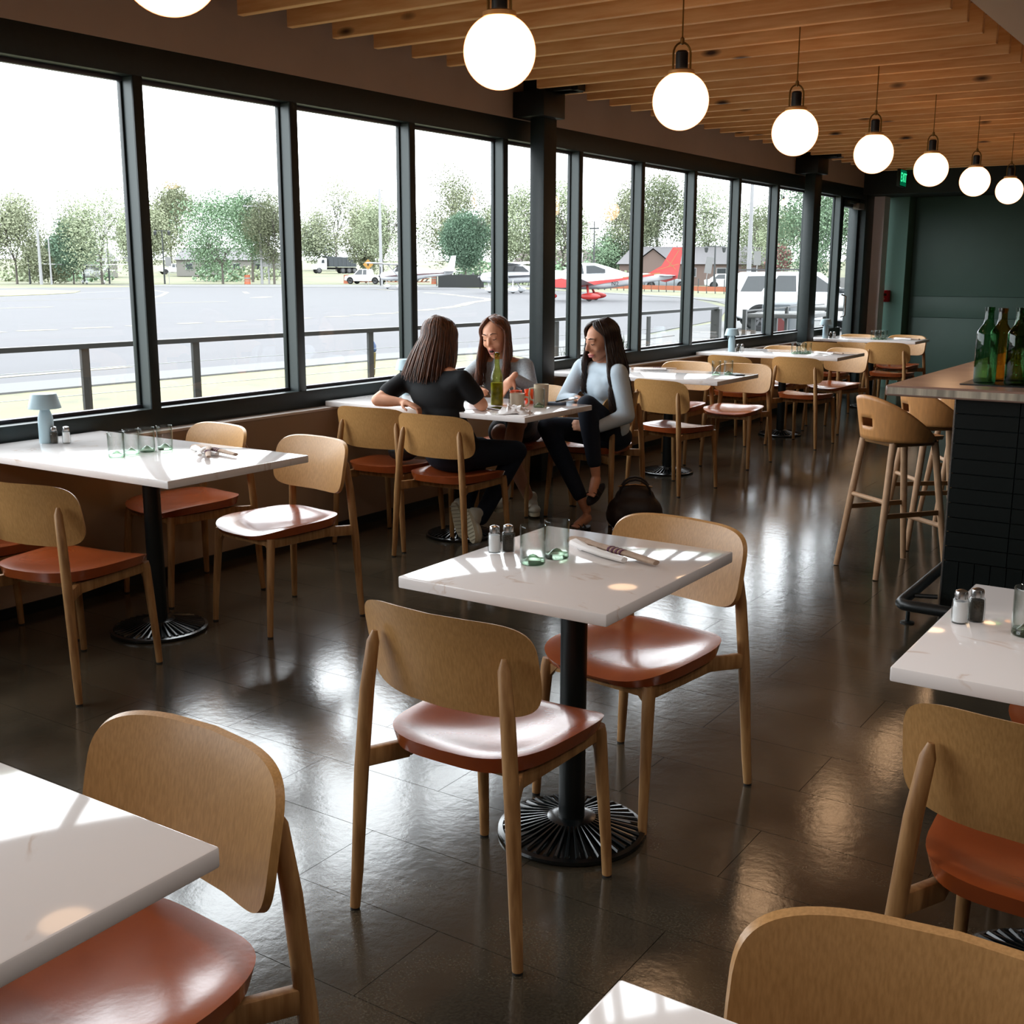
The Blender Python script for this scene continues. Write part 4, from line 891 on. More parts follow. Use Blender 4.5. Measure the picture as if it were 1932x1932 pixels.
# low-wing aeroplane in white and red
x, y = -33.2, 58.3
lw_ = empty('low_wing_aeroplane', (x, y, GZ), facing(x, y) + PI - .12, 'red and white low-wing aeroplane with its red tail to the right', 'aeroplane')
loft([(3.1, 0, 1.1, .1, .1), (2.95, 0, 1.1, .3, .3), (2.2, 0, 1.1, .48, .42), (1.4, 0, 1.12, .58, .50), (.4, 0, 1.15, .62, .52), (-.8, 0, 1.15, .58, .5), (-2.0, 0, 1.2, .36, .36), (-3.6, 0, 1.3, .16, .22), (-4.6, 0, 1.35, .06, .12)]).make('fuselage', WHITE, lw_, ang=50)
loft([(1.75, 0, 1.5, .2, .05), (1.3, 0, 1.62, .42, .22), (.6, 0, 1.72, .52, .38), (-.2, 0, 1.72, .52, .38), (-1.0, 0, 1.6, .42, .28), (-2.0, 0, 1.42, .22, .14)]).make('canopy', WHITE, lw_, ang=50)
for s_ in (-1, 1):
    G().prism_y([(1.35, 1.62), (.85, 2.0), (.45, 2.03), (.35, 1.5), (1.1, 1.5)], s_ * .50 - .03, s_ * .50 + .03).make('side_window', CARGLASS, lw_)
    G().prism_y([(.2, 1.52), (.22, 1.95), (-.25, 1.96), (-.85, 1.75), (-.85, 1.56)], s_ * .50 - .03, s_ * .50 + .03).make('side_window', CARGLASS, lw_)
    G().prism_y([(3.0, 1.0), (1.6, 1.25), (.6, 1.02), (-1.4, 1.22), (-3.6, 1.5), (-3.6, 1.42), (-1.4, 1.08), (.4, .78), (1.6, .72), (2.9, .85)], s_ * .60 - .03, s_ * .60 + .015).make('red_sweep', REDP, lw_)
    G().prism_y([(-1.5, 1.22), (-3.9, 1.50), (-3.9, 1.58), (-1.5, 1.28)], s_ * .34 - .03, s_ * .34 + .04).make('stripe', mat('gold_line', (.4, .2, .06), .4), lw_)
    G().tube([(.1, s_ * .9, .85), (-.05, s_ * 1.5, .35)], .07, 8).make('gear_leg', REDP, lw_)
    G().ball((-.15, s_ * 1.55, .27), (.58, .14, .19), 14, 8).make('wheel_fairing', REDP, lw_); G().lathe([(0, -.06), (.17, -.06), (.19, 0), (.17, .06), (0, .06)], n=16).xf(Matrix.Rotation(PI / 2, 4, 'X')).make('wheel', TYRE, lw_, loc=(-.1, s_ * 1.55, .19))
g = G(); wingp(g, .5, .2, 5.8, .85, 1.25, 1.5, .8, .12); wingp(g, .5, .2, -5.8, .85, 1.25, 1.5, .8, .12); g.make('wing', WHITE, lw_)
g = G(); wingp(g, -4.3, -4.45, 1.95, 1.42, 1.42, .95, .6, .05); wingp(g, -4.3, -4.45, -1.95, 1.42, 1.42, .95, .6, .05); g.make('tailplane', WHITE, lw_)
G().prism_y([(-3.2, 1.52), (-3.95, 1.95), (-4.55, 2.95), (-5.12, 2.95), (-4.85, 1.25), (-4.2, 1.05), (-3.6, 1.2)], -.06, .06).make('fin', REDP, lw_)
for a, b in [((-4.62, 2.86), (-5.05, 2.84)), ((-4.9, 2.8), (-4.35, 1.9)), ((-4.2, 2.3), (-4.75, 1.75)), ((-3.7, 1.72), (-4.9, 2.05))]:
    G().bar((a[0], -.066, a[1]), (b[0], -.066, b[1]), .012, .03).bar((a[0], .066, a[1]), (b[0], .066, b[1]), .012, .03).make('fin_line', mat('gold_line', (.4, .2, .06), .4), lw_)
G().tube([(2.2, 0, .8), (2.35, 0, .35)], .05, 8).make('nose_leg', REDP, lw_); G().ball((2.35, 0, .25), (.42, .12, .17), 14, 8).make('nose_fairing', REDP, lw_)
G().ball((3.15, 0, 1.1), (.24, .15, .15), 12, 8).make('spinner', REDP, lw_); G().bar((3.2, 0, .25), (3.2, 0, 1.95), .03, .14, (0, 1, 0)).make('propeller', TYRE, lw_)
LETT = mat('registration_black', (.012, .014, .02), .5)
for s_ in (1, -1):
    text('N2', .34, (-1.42, s_ * .555, .96), (PI / 2, 0, PI if s_ > 0 else 0), LETT, lw_, 'registration', .002)
    text('E', .32, (-2.55, s_ * .335, 1.13), (PI / 2, 0, PI if s_ > 0 else 0), LETT, lw_, 'registration', .002)

# ---- poles, lamps, signs
def pole(px_xy, h, r, lab, m, arm=0, cat='pole', name='utility_pole'):
    x, y = px_xy; t = empty(name, (x, y, terr(x, y)), facing(x, y), lab, cat)
    G().tube([(0, 0, 0), (0, 0, h)], [r, r * .7], 10).make('shaft', m, t)
    if arm: G().bar((-arm, 0, h - .7), (arm, 0, h - .7), .15, .15).make('crossarm', m, t)
    return t
PW = mat('pale_pole', (.4, .4, .41), .6); PD = mat('dark_pole', (.05, .055, .057), .6)
pole((-105.8, 104.2), 10.0, .18, 'pale utility pole with a crossarm in the second window', PW, 1.9)
pole((-105.3, 104.9), 7.2, .12, 'shorter pale pole right beside the crossarm utility pole', PW)
pole((-119.5, 83.0), 6.2, .20, 'thick pale pole left of the white aeroplane at the far left', PW)
pole((-118.9, 83.9), 5.2, .12, 'thin pale pole left of the white aeroplane at the far left', PW)
pole((-82.5, 99.0), 10.2, .20, 'tall white pole beside the diamond sign', PW)
pole((-26.4, 64.8), 7.1, .15, 'tall pale pole left of the white sport utility vehicle', PW)
pole((-61.5, 100.0), 8.6, .12, 'thin dark pole above the canopy of the red and white aeroplane', PD, .6)
pole((-59.5, 105.0), 6.6, .10, 'short dark pole beside the roof of the long grey house', PD, .5)
def lantern(px_xy, h, lab):
    x, y = px_xy; t = empty('street_lamp', (x, y, terr(x, y)), facing(x, y), lab, 'street lamp', 'twin lantern street lamps')
    G().tube([(0, 0, 0), (0, 0, h)], [.11, .06], 8).make('shaft', PD, t); G().bar((-.8, 0, h - .1), (.8, 0, h - .1), .07, .07).make('arm', PD, t)
    for s_ in (-1, 1): G().lathe([(0, 0), (.12, .05), (.2, .45), (.05, .6), (0, .65)], n=10).make('lantern', PD, t, loc=(s_ * .8, 0, h - .65))
lantern((-125, 85.3), 5.2, 'twin lantern street lamp before the leftmost tree'); lantern((-121, 93.5), 5.8, 'twin lantern street lamp behind the leftmost aeroplane')
lantern((-114.5, 96.5), 6.4, 'twin lantern street lamp near the white pickup'); lantern((-102.5, 107.5), 6.4, 'twin lantern street lamp right of the crossarm pole')
lantern((-44.5, 101.0), 4.0, 'twin lantern street lamp between the white car and the tall pole')
def sign(px_xy, h, w_, hh, m, lab, diamond=False, poly=None):
    x, y = px_xy; t = empty('road_sign', (x, y, terr(x, y)), facing(x, y), lab, 'sign')
    G().tube([(0, .03, 0), (0, .03, h)], .04, 6).make('post', PW, t)
    p = [(-w_ / 2, h - hh), (w_ / 2, h - hh), (w_ / 2, h), (-w_ / 2, h)]
    if diamond: p = [(0, h - hh), (w_ / 2, h - hh / 2), (0, h), (-w_ / 2, h - hh / 2)]
    if poly: p = [(w_ / 2 * math.cos(PI / 8 + k * PI / 4), h - hh / 2 + hh / 2 * math.sin(PI / 8 + k * PI / 4)) for k in range(8)]
    G().prism_y(p, -.03, 0).make('plate', m, t); return t
s1 = sign((-89.0, 104.5), 2.95, 1.2, 1.2, mat('sign_amber', (0.442, 0.221, 0.026), .6), 'amber diamond road sign above the white pickup', True)
G().prism_y([(-.08, 2.2), (.08, 2.2), (.08, 2.45), (.2, 2.45), (0, 2.7), (-.2, 2.45), (-.08, 2.45)], -.04, -.031).make('arrow', TYRE, s1)
sign((-113.5, 90.5), 3.2, .8, .6, mat('sign_white', (0.260, 0.260, 0.260), .6), 'small white sign behind the leftmost aeroplane'); sign((-112.5, 95.5), 3.2, .7, 1.1, mat('sign_white', (0.260, 0.260, 0.260), .6), 'upright white sign left of the far white pickup')
sign((-49.2, 109.4), 3.1, .7, 1.6, mat('sign_white', (0.260, 0.260, 0.260), .6), 'white banner between the parked cars and the lantern').rotation_euler.y = .15
sign((-39.0, 97.5), 3.4, .6, 1.2, mat('sign_white', (0.260, 0.260, 0.260), .6), 'white banner just right of the tall pale pole')
st_ = sign((-7.1, 18.7), .93, .42, .42, mat('stop_red', (.16, .02, .02), .6), 'red octagonal sign low beside the second column', poly=True)
# barrels, barrier, cones
def barrel(px_xy, lab):
    x, y = px_xy; t = empty('traffic_drum', (x, y, GZ), label=lab, cat='traffic drum', group='striped traffic drums')
    G().lathe([(0, 0), (.42, 0), (.38, .06), (.34, 1.1), (0, 1.12)], n=20).make('drum', ORANGE, t)
    for z in (.25, .62): G().lathe([(.362 + .02 * (.62 - z), z), (.362 + .015 * (.62 - z), z + .18)], n=20).make('white_band', PAINTW, t)
barrel((-101.8, 115.2), 'striped drum at the left end of the barrier'); barrel((-90.5, 119.0), 'striped drum at the right end of the barrier'); barrel((-105, 101), 'orange drum beside the third mullion')
br = empty('road_barrier', (-96, 117, GZ), facing(-96, 117), 'low orange and white striped barrier before the white pickup', 'barrier')
for k in range(18): G().add([(-5 + .55 * k, -.05, .28), (-4.75 + .55 * k, -.05, .28), (-4.45 + .55 * k, -.05, .62), (-4.7 + .55 * k, -.05, .62)], [(0, 1, 2, 3), (3, 2, 1, 0)]).make('stripe', ORANGE if k % 2 == 0 else PAINTW, br)
G().box((-5, -.03, .2), (5, .03, .3)).box((-5, -.03, .6), (5, .03, .7)).make('frame', ORANGE, br)
tr_ = G().box((-2.2, -.8, 0), (2.4, .8, 1.25)).make('dark_trailer', mat('trailer_dark', (.018, .02, .02), .8), loc=(-70.5, 97.0, GZ), rz=facing(-70.5, 97.0)); tag(tr_, 'low dark box under the tail of the red striped aeroplane', 'box')
hy = empty('fire_hydrant', (-74.5, 104.6, GZ), label='red hydrant-like post right of the round green tree', cat='hydrant')
G().lathe([(0, 0), (.3, 0), (.3, .1), (.2, .15), (.2, .75), (.24, .8), (.2, .95), (.06, 1.05), (0, 1.1)], n=16).make('body', mat('hydrant_red', (0.442, 0.052, 0.031), .6), hy); G().tube([(-.32, 0, .6), (.32, 0, .6)], .09, 10).make('nozzle', mat('hydrant_red', (0.442, 0.052, 0.031), .6), hy)
mk = empty('marker_stake', (-12.17, 14.37, GZ), label='yellow marker stake with a bright blue cap on the lawn', cat='marker')
G().lathe([(0, 0), (.02, 0), (.045, .36), (.03, .38), (0, .38)], n=12).make('stake', mat('stake_yellow', (.15, .11, .02), .6), mk); G().lathe([(.035, .37), (.055, .40), (.05, .48), (.02, .54), (0, .55)], n=14).make('cap', mat('marker_blue', (.012, .05, .15), .5), mk)
# low fence with orange netting behind the aeroplanes
fe = empty('far_fence', (-48, 92, 0), label='thin dark fence with orange netting right of the red tail', cat='fence')
a, b = Vector((-57, 96, GZ)), Vector((-24, 74, GZ))
for k in range(34): p = a.lerp(b, k / 33) - Vector((-48, 92, 0)); G().box((p.x - .03, p.y - .03, p.z), (p.x + .03, p.y + .03, p.z + 1.1)).make('post', PD, fe)
G().bar(a - Vector((-48, 92, 0)) + Vector((0, 0, .35)), b - Vector((-48, 92, 0)) + Vector((0, 0, .35)), .05, .35).make('netting', ORANGE, fe)
fe2 = empty('far_fence', (-74, 106, 0), label='low wire fence under the round green tree', cat='fence')
a, b = Vector((-78, 103, GZ)), Vector((-62, 112, GZ))
for k in range(12): p = a.lerp(b, k / 11) - Vector((-74, 106, 0)); G().box((p.x - .04, p.y - .04, p.z), (p.x + .04, p.y + .04, p.z + 1.2)).make('post', PD, fe2)
# houses
def house(c, L, Wd, hw, hr, wallm, roofm, lab, wins, gable=None):
    x, y = c; t = empty('house', (x, y, terr(x, y)), facing(x, y), lab, 'house')
    G().box((-L / 2, -Wd / 2, 0), (L / 2, Wd / 2, hw)).make('walls', wallm, t)
    G().add([(-L / 2 - .4, -Wd / 2 - .4, hw), (L / 2 + .4, -Wd / 2 - .4, hw), (L / 2 + .4, Wd / 2 + .4, hw), (-L / 2 - .4, Wd / 2 + .4, hw), (-L / 2 + 1.2, 0, hw + hr), (L / 2 - 1.2, 0, hw + hr)],
            [(0, 1, 5, 4), (2, 3, 4, 5), (1, 2, 5), (3, 0, 4), (0, 3, 2, 1)]).make('roof', roofm, t, ang=10)
    for wx in wins:
        f = G().box((wx - .6, -Wd / 2 - .06, 1.0), (wx + .6, -Wd / 2 - .0, 2.1)).make('window', PW, t); G().box((wx - .5, -Wd / 2 - .09, 1.1), (wx + .5, -Wd / 2 - .05, 2.0)).make('pane', CARGLASS, f)
    if gable:
        gx, gw = gable; G().prism_y([(gx - gw / 2, 0), (gx + gw / 2, 0), (gx + gw / 2, hw), (gx, hw + hr * .8), (gx - gw / 2, hw)], -Wd / 2 - 1.5, -Wd / 2 + 1).make('gable_wall', wallm, t)
        G().add([(gx - gw / 2 - .3, -Wd / 2 - 1.8, hw - .1), (gx, -Wd / 2 - 1.8, hw + hr * .8 + .15), (gx + gw / 2 + .3, -Wd / 2 - 1.8, hw - .1), (gx - gw / 2 - .3, 0, hw - .1), (gx, 0, hw + hr * .8 + .15), (gx + gw / 2 + .3, 0, hw - .1)], [(0, 1, 4, 3), (1, 2, 5, 4)]).make('gable_roof', roofm, t, ang=10)
    return t
ROOFG = mat('grey_shingle', (0.195, 0.187, 0.195), .9); SIDING = mat('pale_siding', (0.273, 0.260, 0.239), .9); BRICKW = mat('pink_brick', (0.221, 0.156, 0.135), .9)
house((-150, 137), 12, 8, 2.6, 2.0, SIDING, ROOFG, 'white bungalow behind the broad green tree in the second window', (-4, -1.2, 3.5)).scale = (1, 1, 1)
house((-145.7, 144.2), 6, 7, 2.7, 1.8, mat('garage_white', (0.312, 0.312, 0.312), .9), ROOFG, 'small white garage right of the crossarm pole', (-1,))
house((-158, 116), 12, 8, 2.4, 1.9, SIDING, ROOFG, 'low grey-roofed house behind the leftmost aeroplane', (-2, 3))
house((-60.5, 133.0), 19, 9, 2.5, 2.1, BRICKW, ROOFG, 'long grey-roofed brick house behind the red tail', (-1, 2.5, 6), gable=(-5.5, 4.4))
house((-83, 138.0), 13, 9, 2.5, 2.0, mat('brick_brown', (0.182, 0.117, 0.104), .9), mat('brown_roof', (0.156, 0.117, 0.117), .9), 'brown brick house glimpsed right of the first column', (-3, 4))
house((-31, 121.0), 14, 8, 2.7, 2.2, SIDING, mat('mauve_roof', (0.221, 0.187, 0.195), .9), 'pinkish-roofed house behind the second column', (-3, 4))
o = G().box((-9, -.2, 0), (9, .2, 1.1)).make('boundary_wall', mat('far_white_wall', (0.260, 0.260, 0.260), .9), loc=(-40, 112, GZ), rz=facing(-40, 112)); tag(o, 'low white wall behind the lantern and parked cars', 'wall')

# patio corner by the glazed door
pt = empty('patio_table', (-6.2, 16.9, GZ), .1, 'patio table with a pale top outside the glazed door', 'table', 'patio tables')
G().box((-.45, -.7, .99), (.45, .7, 1.05)).make('tabletop', mat('patio_top', (.07, .07, .068), .6), pt, bevel=.01); 
for sx_ in (-1, 1):
    for sy in (-1, 1): G().box((sx_ * .38 - .03, sy * .6 - .03, 0), (sx_ * .38 + .03, sy * .6 + .03, .99)).make('leg', PD, pt)
p2 = copy_tree(pt); p2.location = (-6.6, 20.5, GZ); tag(p2, 'dark-legged patio table farther along the terrace')
bn = G().box((-.25, -.9, 0), (.25, .9, 1.1)).make('blue_bin', mat('blue_grey_bin', (.07, .085, .10), .6), loc=(-7.6, 20.4, GZ), rz=.2, bevel=.04); tag(bn, 'blue-grey box behind the red octagonal sign', 'box')
bed = sheet('planting_bed', [(-9.6, 17.6), (-7.6, 15.2), (-6.4, 15.6), (-7.0, 18.5), (-8.4, 20.5)], mat('tan_gravel', (.13, .095, .065), .95), .03); tag(bed, 'tan gravel bed with grass tufts beside the railing end', 'planting bed', kind='structure')
TUFT = mat('tuft_green', (.055, .085, .03), .9)
def tuft(x, y, s, lab):
    g = G(); rnd = random.Random(int(x * 100))
    for k in range(46):
        a = rnd.random() * 2 * PI; l = s * (.5 + rnd.random() * .6); r = s * .35 * rnd.random(); e = (r + s * .55 * rnd.random())
        b0 = Vector((r * math.cos(a), r * math.sin(a), 0)); tip = Vector((e * math.cos(a), e * math.sin(a), l)); s_ = Vector((-math.sin(a), math.cos(a), 0)) * .012
        g.add([b0 - s_, b0 + s_, tip], [(0, 1, 2), (2, 1, 0)])
    o = g.make('grass_tuft', TUFT, loc=(x, y, GZ + .02)); tag(o, lab, 'plant', 'ornamental grass tufts')
for x, y, s, lab in [(-9.7, 16.9, .35, 'near end of the kerb, left of the others'), (-8.6, 16.4, .38, 'closest to the railing end'), (-8.0, 17.8, .4, 'in the middle of the tan gravel'), (-8.9, 19.3, .45, 'at the back of the tan gravel'),
        (-7.6, 19.6, .4, 'beside the red octagonal sign'), (-10.9, 19.2, .35, 'on the lawn tip by the kerb'), (-11.5, 21.5, .4, 'alone on the pale concrete'), (-9.4, 22.6, .5, 'before the rear wheel of the white vehicle'),
        (-8.4, 24.0, .5, 'right of the rear wheel of the white vehicle'), (-10.4, 17.6, .4, 'on the lawn edge left of the gravel'), (-7.2, 16.6, .4, 'in the gravel corner under the gate rail')]:
    tuft(x, y, s, 'tuft of green ornamental grass ' + lab)
# festoon bulb outside the door
fb = empty('string_bulb', (-5.9, 15.6, 2.42), label='lit bulb of a string light outside the glazed door', cat='bulb')
G().ball((0, 0, 0), (.035, .035, .045), 14, 10).make('bulb', emis('bulb_glow', (1, .55, .2), 9), fb); G().lathe([(.014, .035), (.016, .08), (0, .085)], n=10).make('holder', BLACKSTEEL, fb)
G().tube([(0, 0, .08), (0, 0, .5)], .004, 6).make('cord', BLACKSTEEL, fb)

# ---- trees
def hazed_leafm(name, c): return mat(name, c, .9, noise_amt=.25, noise_scale=2.0)  # leaf albedo raised: outdoor haze and bloom baked into the colour
L_OLIVE = hazed_leafm('foliage_olive', (.38, .42, .26)); L_PALE = hazed_leafm('foliage_pale', (.43, .50, .31)); L_GREEN = hazed_leafm('foliage_green', (.31, .47, .28)); L_DEEP = hazed_leafm('foliage_deep', (.27, .43, .29)); L_RED = hazed_leafm('foliage_red', (.4, .2, .18))
def tree(x, y, h, wd, m, lab, dens=1.0, bare=.0, shape='oval', seed=0, trunk=.14, low=.18):
    rnd = random.Random(seed); z0 = terr(x, y); t = empty('tree', (x, y, z0), rnd.random() * 6, lab, 'tree')
    tg = G(); tips = []
    H = h - z0
    def grow(p, d, l, r, dep):
        q = p + d * l; tg.tube([p, q], [r, r * .62], 4, cap=False)
        if dep == 0: tips.append(q); return
        tips.append(q) if dep < 3 else None
        for k in range(3 if dep > 1 else 2):
            a = rnd.random() * 2 * PI; sp = .35 + .35 * rnd.random()
            nd = (d + Vector((math.cos(a) * sp * (1.2 if shape == 'broad' else .8), math.sin(a) * sp * (1.2 if shape == 'broad' else .8), .15 if shape != 'up' else .5))).normalized()
            grow(q, nd, l * (.62 + .2 * rnd.random()), r * .6, dep - 1)
    grow(Vector((0, 0, 0)), Vector((0, 0, 1)), H * (low + .08), trunk * H / 12 * 1.3, 4)
    tg.make('trunk', BARK, t)
    # crown volume of small leaf sprays gathered in lobes, fitted to height and width
    g = G(); cz = H * (1 + low) / 2; rz_ = H * (1 - low) / 2; lobes = []
    for k in range(70 if shape == 'ball' else int(26 * (1 - bare * .4))):
        while True:
            u, v, w_ = rnd.uniform(-1, 1), rnd.uniform(-1, 1), rnd.uniform(-1, 1)
            if u * u + v * v + w_ * w_ < 1: break
        if shape == 'up': k_ = .5 + .5 * (1 - max(0, w_))
        elif shape == 'broad': k_ = 1.0
        elif shape == 'ball':
            q_ = Vector((u, v, w_)).normalized() * .86; u, v, w_ = q_; k_ = 1.0
        else: k_ = 1 - .35 * max(0, w_)
        lobes.append((Vector((u * wd / 2 * .8 * k_, v * wd / 2 * .8 * k_, cz + w_ * rz_ * .82)), (wd * .17 + rnd.random() * wd * .12) * (1 - .3 * bare)))
    n = int(13000 * dens); ls = math.hypot(x, y) * .00062 + .012
    for k in range(n):
        c, r = lobes[rnd.randrange(len(lobes))]
        v = Vector((rnd.gauss(0, 1), rnd.gauss(0, 1), rnd.gauss(0, 1))); v = v.normalized() * r * (rnd.random() ** .45) * (1 + .35 * bare * rnd.random()); v.z *= 1.15
        p = c + v; a = Vector((rnd.gauss(0, 1), rnd.gauss(0, 1), rnd.gauss(0, 1))).normalized(); b = a.orthogonal().normalized(); s_ = ls * (.5 + rnd.random())
        g.add([p + a * s_, p + b * s_ * .7, p - a * s_, p - b * s_ * .7], [(0, 1, 2, 3)])
    tag(g.make('crown', m, t), kind='stuff')
TREES = [(-124.7, 83.4, 9.6, 7.4, L_OLIVE, 'round olive tree at the left edge of the first window', 1, .2, 'oval'),
 (-121.1, 88.5, 7.5, 4.4, L_DEEP, 'small dark green tree beside the two pale poles', 1, 0, 'oval'),
 (-116.5, 89.0, 10.6, 8.4, L_PALE, 'broad pale tree behind the leftmost aeroplane', .8, .4, 'oval'),
 (-174.6, 149.0, 17.0, 10.0, L_OLIVE, 'grey-olive tree left in the second window', 1, .3, 'oval'),
 (-110.1, 101.8, 10.7, 8.2, L_GREEN, 'broad green tree in the middle of the second window', .9, .2, 'broad'),
 (-122.0, 118.4, 13.2, 6.0, L_GREEN, 'taller green tree behind the crossarm pole', 1, .1, 'oval'),
 (-104.4, 104.9, 11.0, 6.2, L_OLIVE, 'olive tree right in the second window', 1, .2, 'oval'),
 (-163.7, 182.3, 20.0, 14.0, L_OLIVE, 'tall sparse tree above the dump truck', .9, .6, 'up'),
 (-95.9, 115.4, 11.6, 6.6, L_PALE, 'loose pale tree beside the tall white pole', .6, .6, 'oval'),
 (-170.0, 184.0, 12.0, 9.0, L_PALE, 'low pale tree behind the dump truck', 1, .1, 'oval'),
 (-89.1, 120.6, 14.6, 8.6, L_OLIVE, 'tall olive tree rising behind the round green tree', .8, .6, 'up'),
 (-81.7, 113.6, 8.1, 6.0, L_DEEP, 'round dense deep green tree between the women in black and grey', 2.0, 0, 'ball'),
 (-81.7, 125.8, 11.6, 8.0, L_PALE, 'pale tree beside the first column', 1, .3, 'oval'),
 (-77.3, 128.5, 13.0, 6.2, L_PALE, 'pale yellow-green tree just right of the first column', .8, .4, 'up'),
 (-72.2, 131.5, 6.0, 5.6, L_GREEN, 'low green tree above the canopy of the red and white aeroplane', 1, 0, 'broad'),
 (-70.4, 132.4, 12.2, 6.6, L_OLIVE, 'olive tree left of the red tail', .9, .3, 'up'),
 (-66.9, 134.3, 13.5, 7.4, L_PALE, 'tall pale tree straight above the red tail', 1, .3, 'up'),
 (-61.3, 136.9, 13.0, 7.2, L_PALE, 'tall pale tree right of the long grey roof', 1, .2, 'up'),
 (-51.9, 130.0, 10.5, 6.6, L_PALE, 'sparse tree left of the tall pale pole', .4, .9, 'up'),
 (-42.3, 112.3, 8.6, 4.6, L_PALE, 'sparse tree left of the second column', .4, .9, 'up'),
 (-20.2, 57.5, 7.4, 4.6, L_GREEN, 'green tree filling the pane right of the second column', 1.3, .1, 'broad'),
 (-17.2, 58.6, 7.4, 4.2, L_PALE, 'pale tree seen through the glazed door', 1.2, .1, 'broad'),
 (-124.2, 100.9, 10.0, 5.6, L_OLIVE, 'olive tree hidden in part by the first mullion', 1, .2, 'oval'),
 (-104.0, 121.6, 9.8, 5.0, L_OLIVE, 'darker olive tree between the dump truck and the white pickup', 1, .1, 'oval'),
 (-92.6, 136.5, 10.4, 7.0, L_PALE, 'pale tree right of the round green tree', .7, .4, 'oval'),
 (-38.5, 101.5, 3.8, 2.0, L_RED, 'small dark red leafed tree left of the second column', .8, 0, 'up'),
 (-130.0, 92.0, 5.5, 6.0, L_OLIVE, 'low olive shrub mass behind the leftmost poles', .8, 0, 'broad'),
 (-55.0, 140.0, 9.0, 8.0, L_PALE, 'pale tree behind the white banner', .8, .3, 'broad')]
for i, (x, y, h, wd, m, lab, de, ba, sh) in enumerate(TREES): tree(x, y, h, wd * (1.0 if sh == 'ball' or y < 70 else 1.32), m, lab, de * 1.15, ba, sh, seed=100 + i, low={'broad': .12, 'ball': .26}.get(sh, .18))
# clipped shrubs at the foot of the trees
def shrub(x, y, r, h, lab, m=L_GREEN):
    rnd = random.Random(int(abs(x * 31 + y))); g = G()
    for k in range(500):
        v = Vector((rnd.gauss(0, 1), rnd.gauss(0, 1), abs(rnd.gauss(0, 1)))).normalized() * (rnd.random() ** .3); p = Vector((v.x * r, v.y * r, v.z * h))
        a = Vector((rnd.gauss(0, 1), rnd.gauss(0, 1), rnd.gauss(0, 1))).normalized(); b = a.orthogonal().normalized(); s_ = .18 * (.5 + rnd.random()); g.add([p + a * s_, p + b * s_, p - a * s_, p - b * s_], [(0, 1, 2, 3)])
    o = g.make('shrub', m, loc=(x, y, terr(x, y))); tag(o, lab, 'shrub', 'shrubs before the far houses')
for i, (x, y, lab) in enumerate([(-146, 98, 'behind the wing of the leftmost aeroplane'), (-140, 104, 'just right of the first mullion'), (-131, 128, 'below the broad green tree'), (-84, 119, 'left of the round deep green tree'),
        (-79, 122, 'right behind the round deep green tree'), (-74, 125, 'right of the first column'), (-150, 92, 'between the two pale poles'), (-128, 118, 'left of the broad green tree trunk'), (-67, 127, 'left of the long grey roof')]):
    shrub(x, y, 3.0 + (i % 3), 2.2 + (i % 2), ('low green shrub ' if i % 2 else 'low pale shrub ') + lab, L_GREEN if i % 2 else L_PALE)
# ================================================================== PEOPLE
def remesh(g, name, m, parent, vox=.008, it=4, fac=.5):
    me = g.mesh(name, None); o = D.objects.new(name, me); C.objects.link(o)
    a = o.modifiers.new('r', 'REMESH'); a.mode = 'VOXEL'; a.voxel_size = vox; a.use_smooth_shade = True
    b = o.modifiers.new('s', 'SMOOTH'); b.factor = fac; b.iterations = it
    dg = bpy.context.evaluated_depsgraph_get(); me2 = D.meshes.new_from_object(o.evaluated_get(dg)); D.objects.remove(o); D.meshes.remove(me)
    me2.name = name; me2.materials.clear(); me2.materials.append(m)
    for p in me2.polygons: p.use_smooth = True
    q = D.objects.new(name, me2); C.objects.link(q); q.parent = parent; return q
SKIN = mat('skin_warm', '#c98f70', .5, noise_amt=.08, noise_scale=20); SKIN2 = mat('skin_fair', '#d79c7c', .5, noise_amt=.08, noise_scale=20)
def V(*a): return Vector(a)
def frame(fwd, roll=0.0):
    f = Vector(fwd).normalized(); r = f.cross(V(0, 0, 1)).normalized(); u = r.cross(f)
    r_, u_ = r * math.cos(roll) + u * math.sin(roll), u * math.cos(roll) - r * math.sin(roll)
    return Matrix(((r_.x, f.x, u_.x), (r_.y, f.y, u_.y), (r_.z, f.z, u_.z)))
def head_geo(c, R, mouth_open=0):
    g = G()
    g.ball((0, -.012, .028), (.073, .093, .086), 28, 20); g.ball((0, .022, -.010), (.066, .070, .075), 24, 16)
    g.ball((0, .030, -.050), (.052, .050, .052), 20, 14); g.ball((0, .056, -.096 - .008 * mouth_open), (.024, .020, .018), 14, 10)
    for s in (-1, 1):
        g.ball((s * .036, .058, -.026), (.024, .022, .024), 14, 10)      # cheek
        g.capsule((s * .052, .0, -.052), (s * .014, .055, -.094), .020, .017, 12)   # jaw line
        g.capsule((s * .012, .084, .030), (s * .044, .070, .031), .010, .008, 10)  # brow ridge
        g.ball((s * .031, .072, .010), (.0145, .012, .0115), 14, 10)     # eyelid
        g.ball((s * .0125, .092, -.028), (.008, .010, .007), 10, 8)     # nostril wing
        g.ball((s * .074, -.004, -.006), (.009, .018, .030), 12, 10); g.ball((s * .078, -.010, .008), (.007, .013, .018), 10, 8)  # ear
    g.capsule((0, .086, .022), (0, .107, -.022), .0080, .0115, 12)
    g.capsule((0, .088, -.034), (0, .086, -.050), .007, .006, 8)
    g.ball((0, .084, -.060 + .004 * mouth_open), (.023, .011, .0075), 14, 8); g.ball((0, .080, -.073 - .008 * mouth_open), (.020, .011, .0080), 14, 8)
    M = Matrix.Translation(c) @ R.to_4x4(); return g.xf(M)
def merge(a, b): a.add(b.v, b.f)
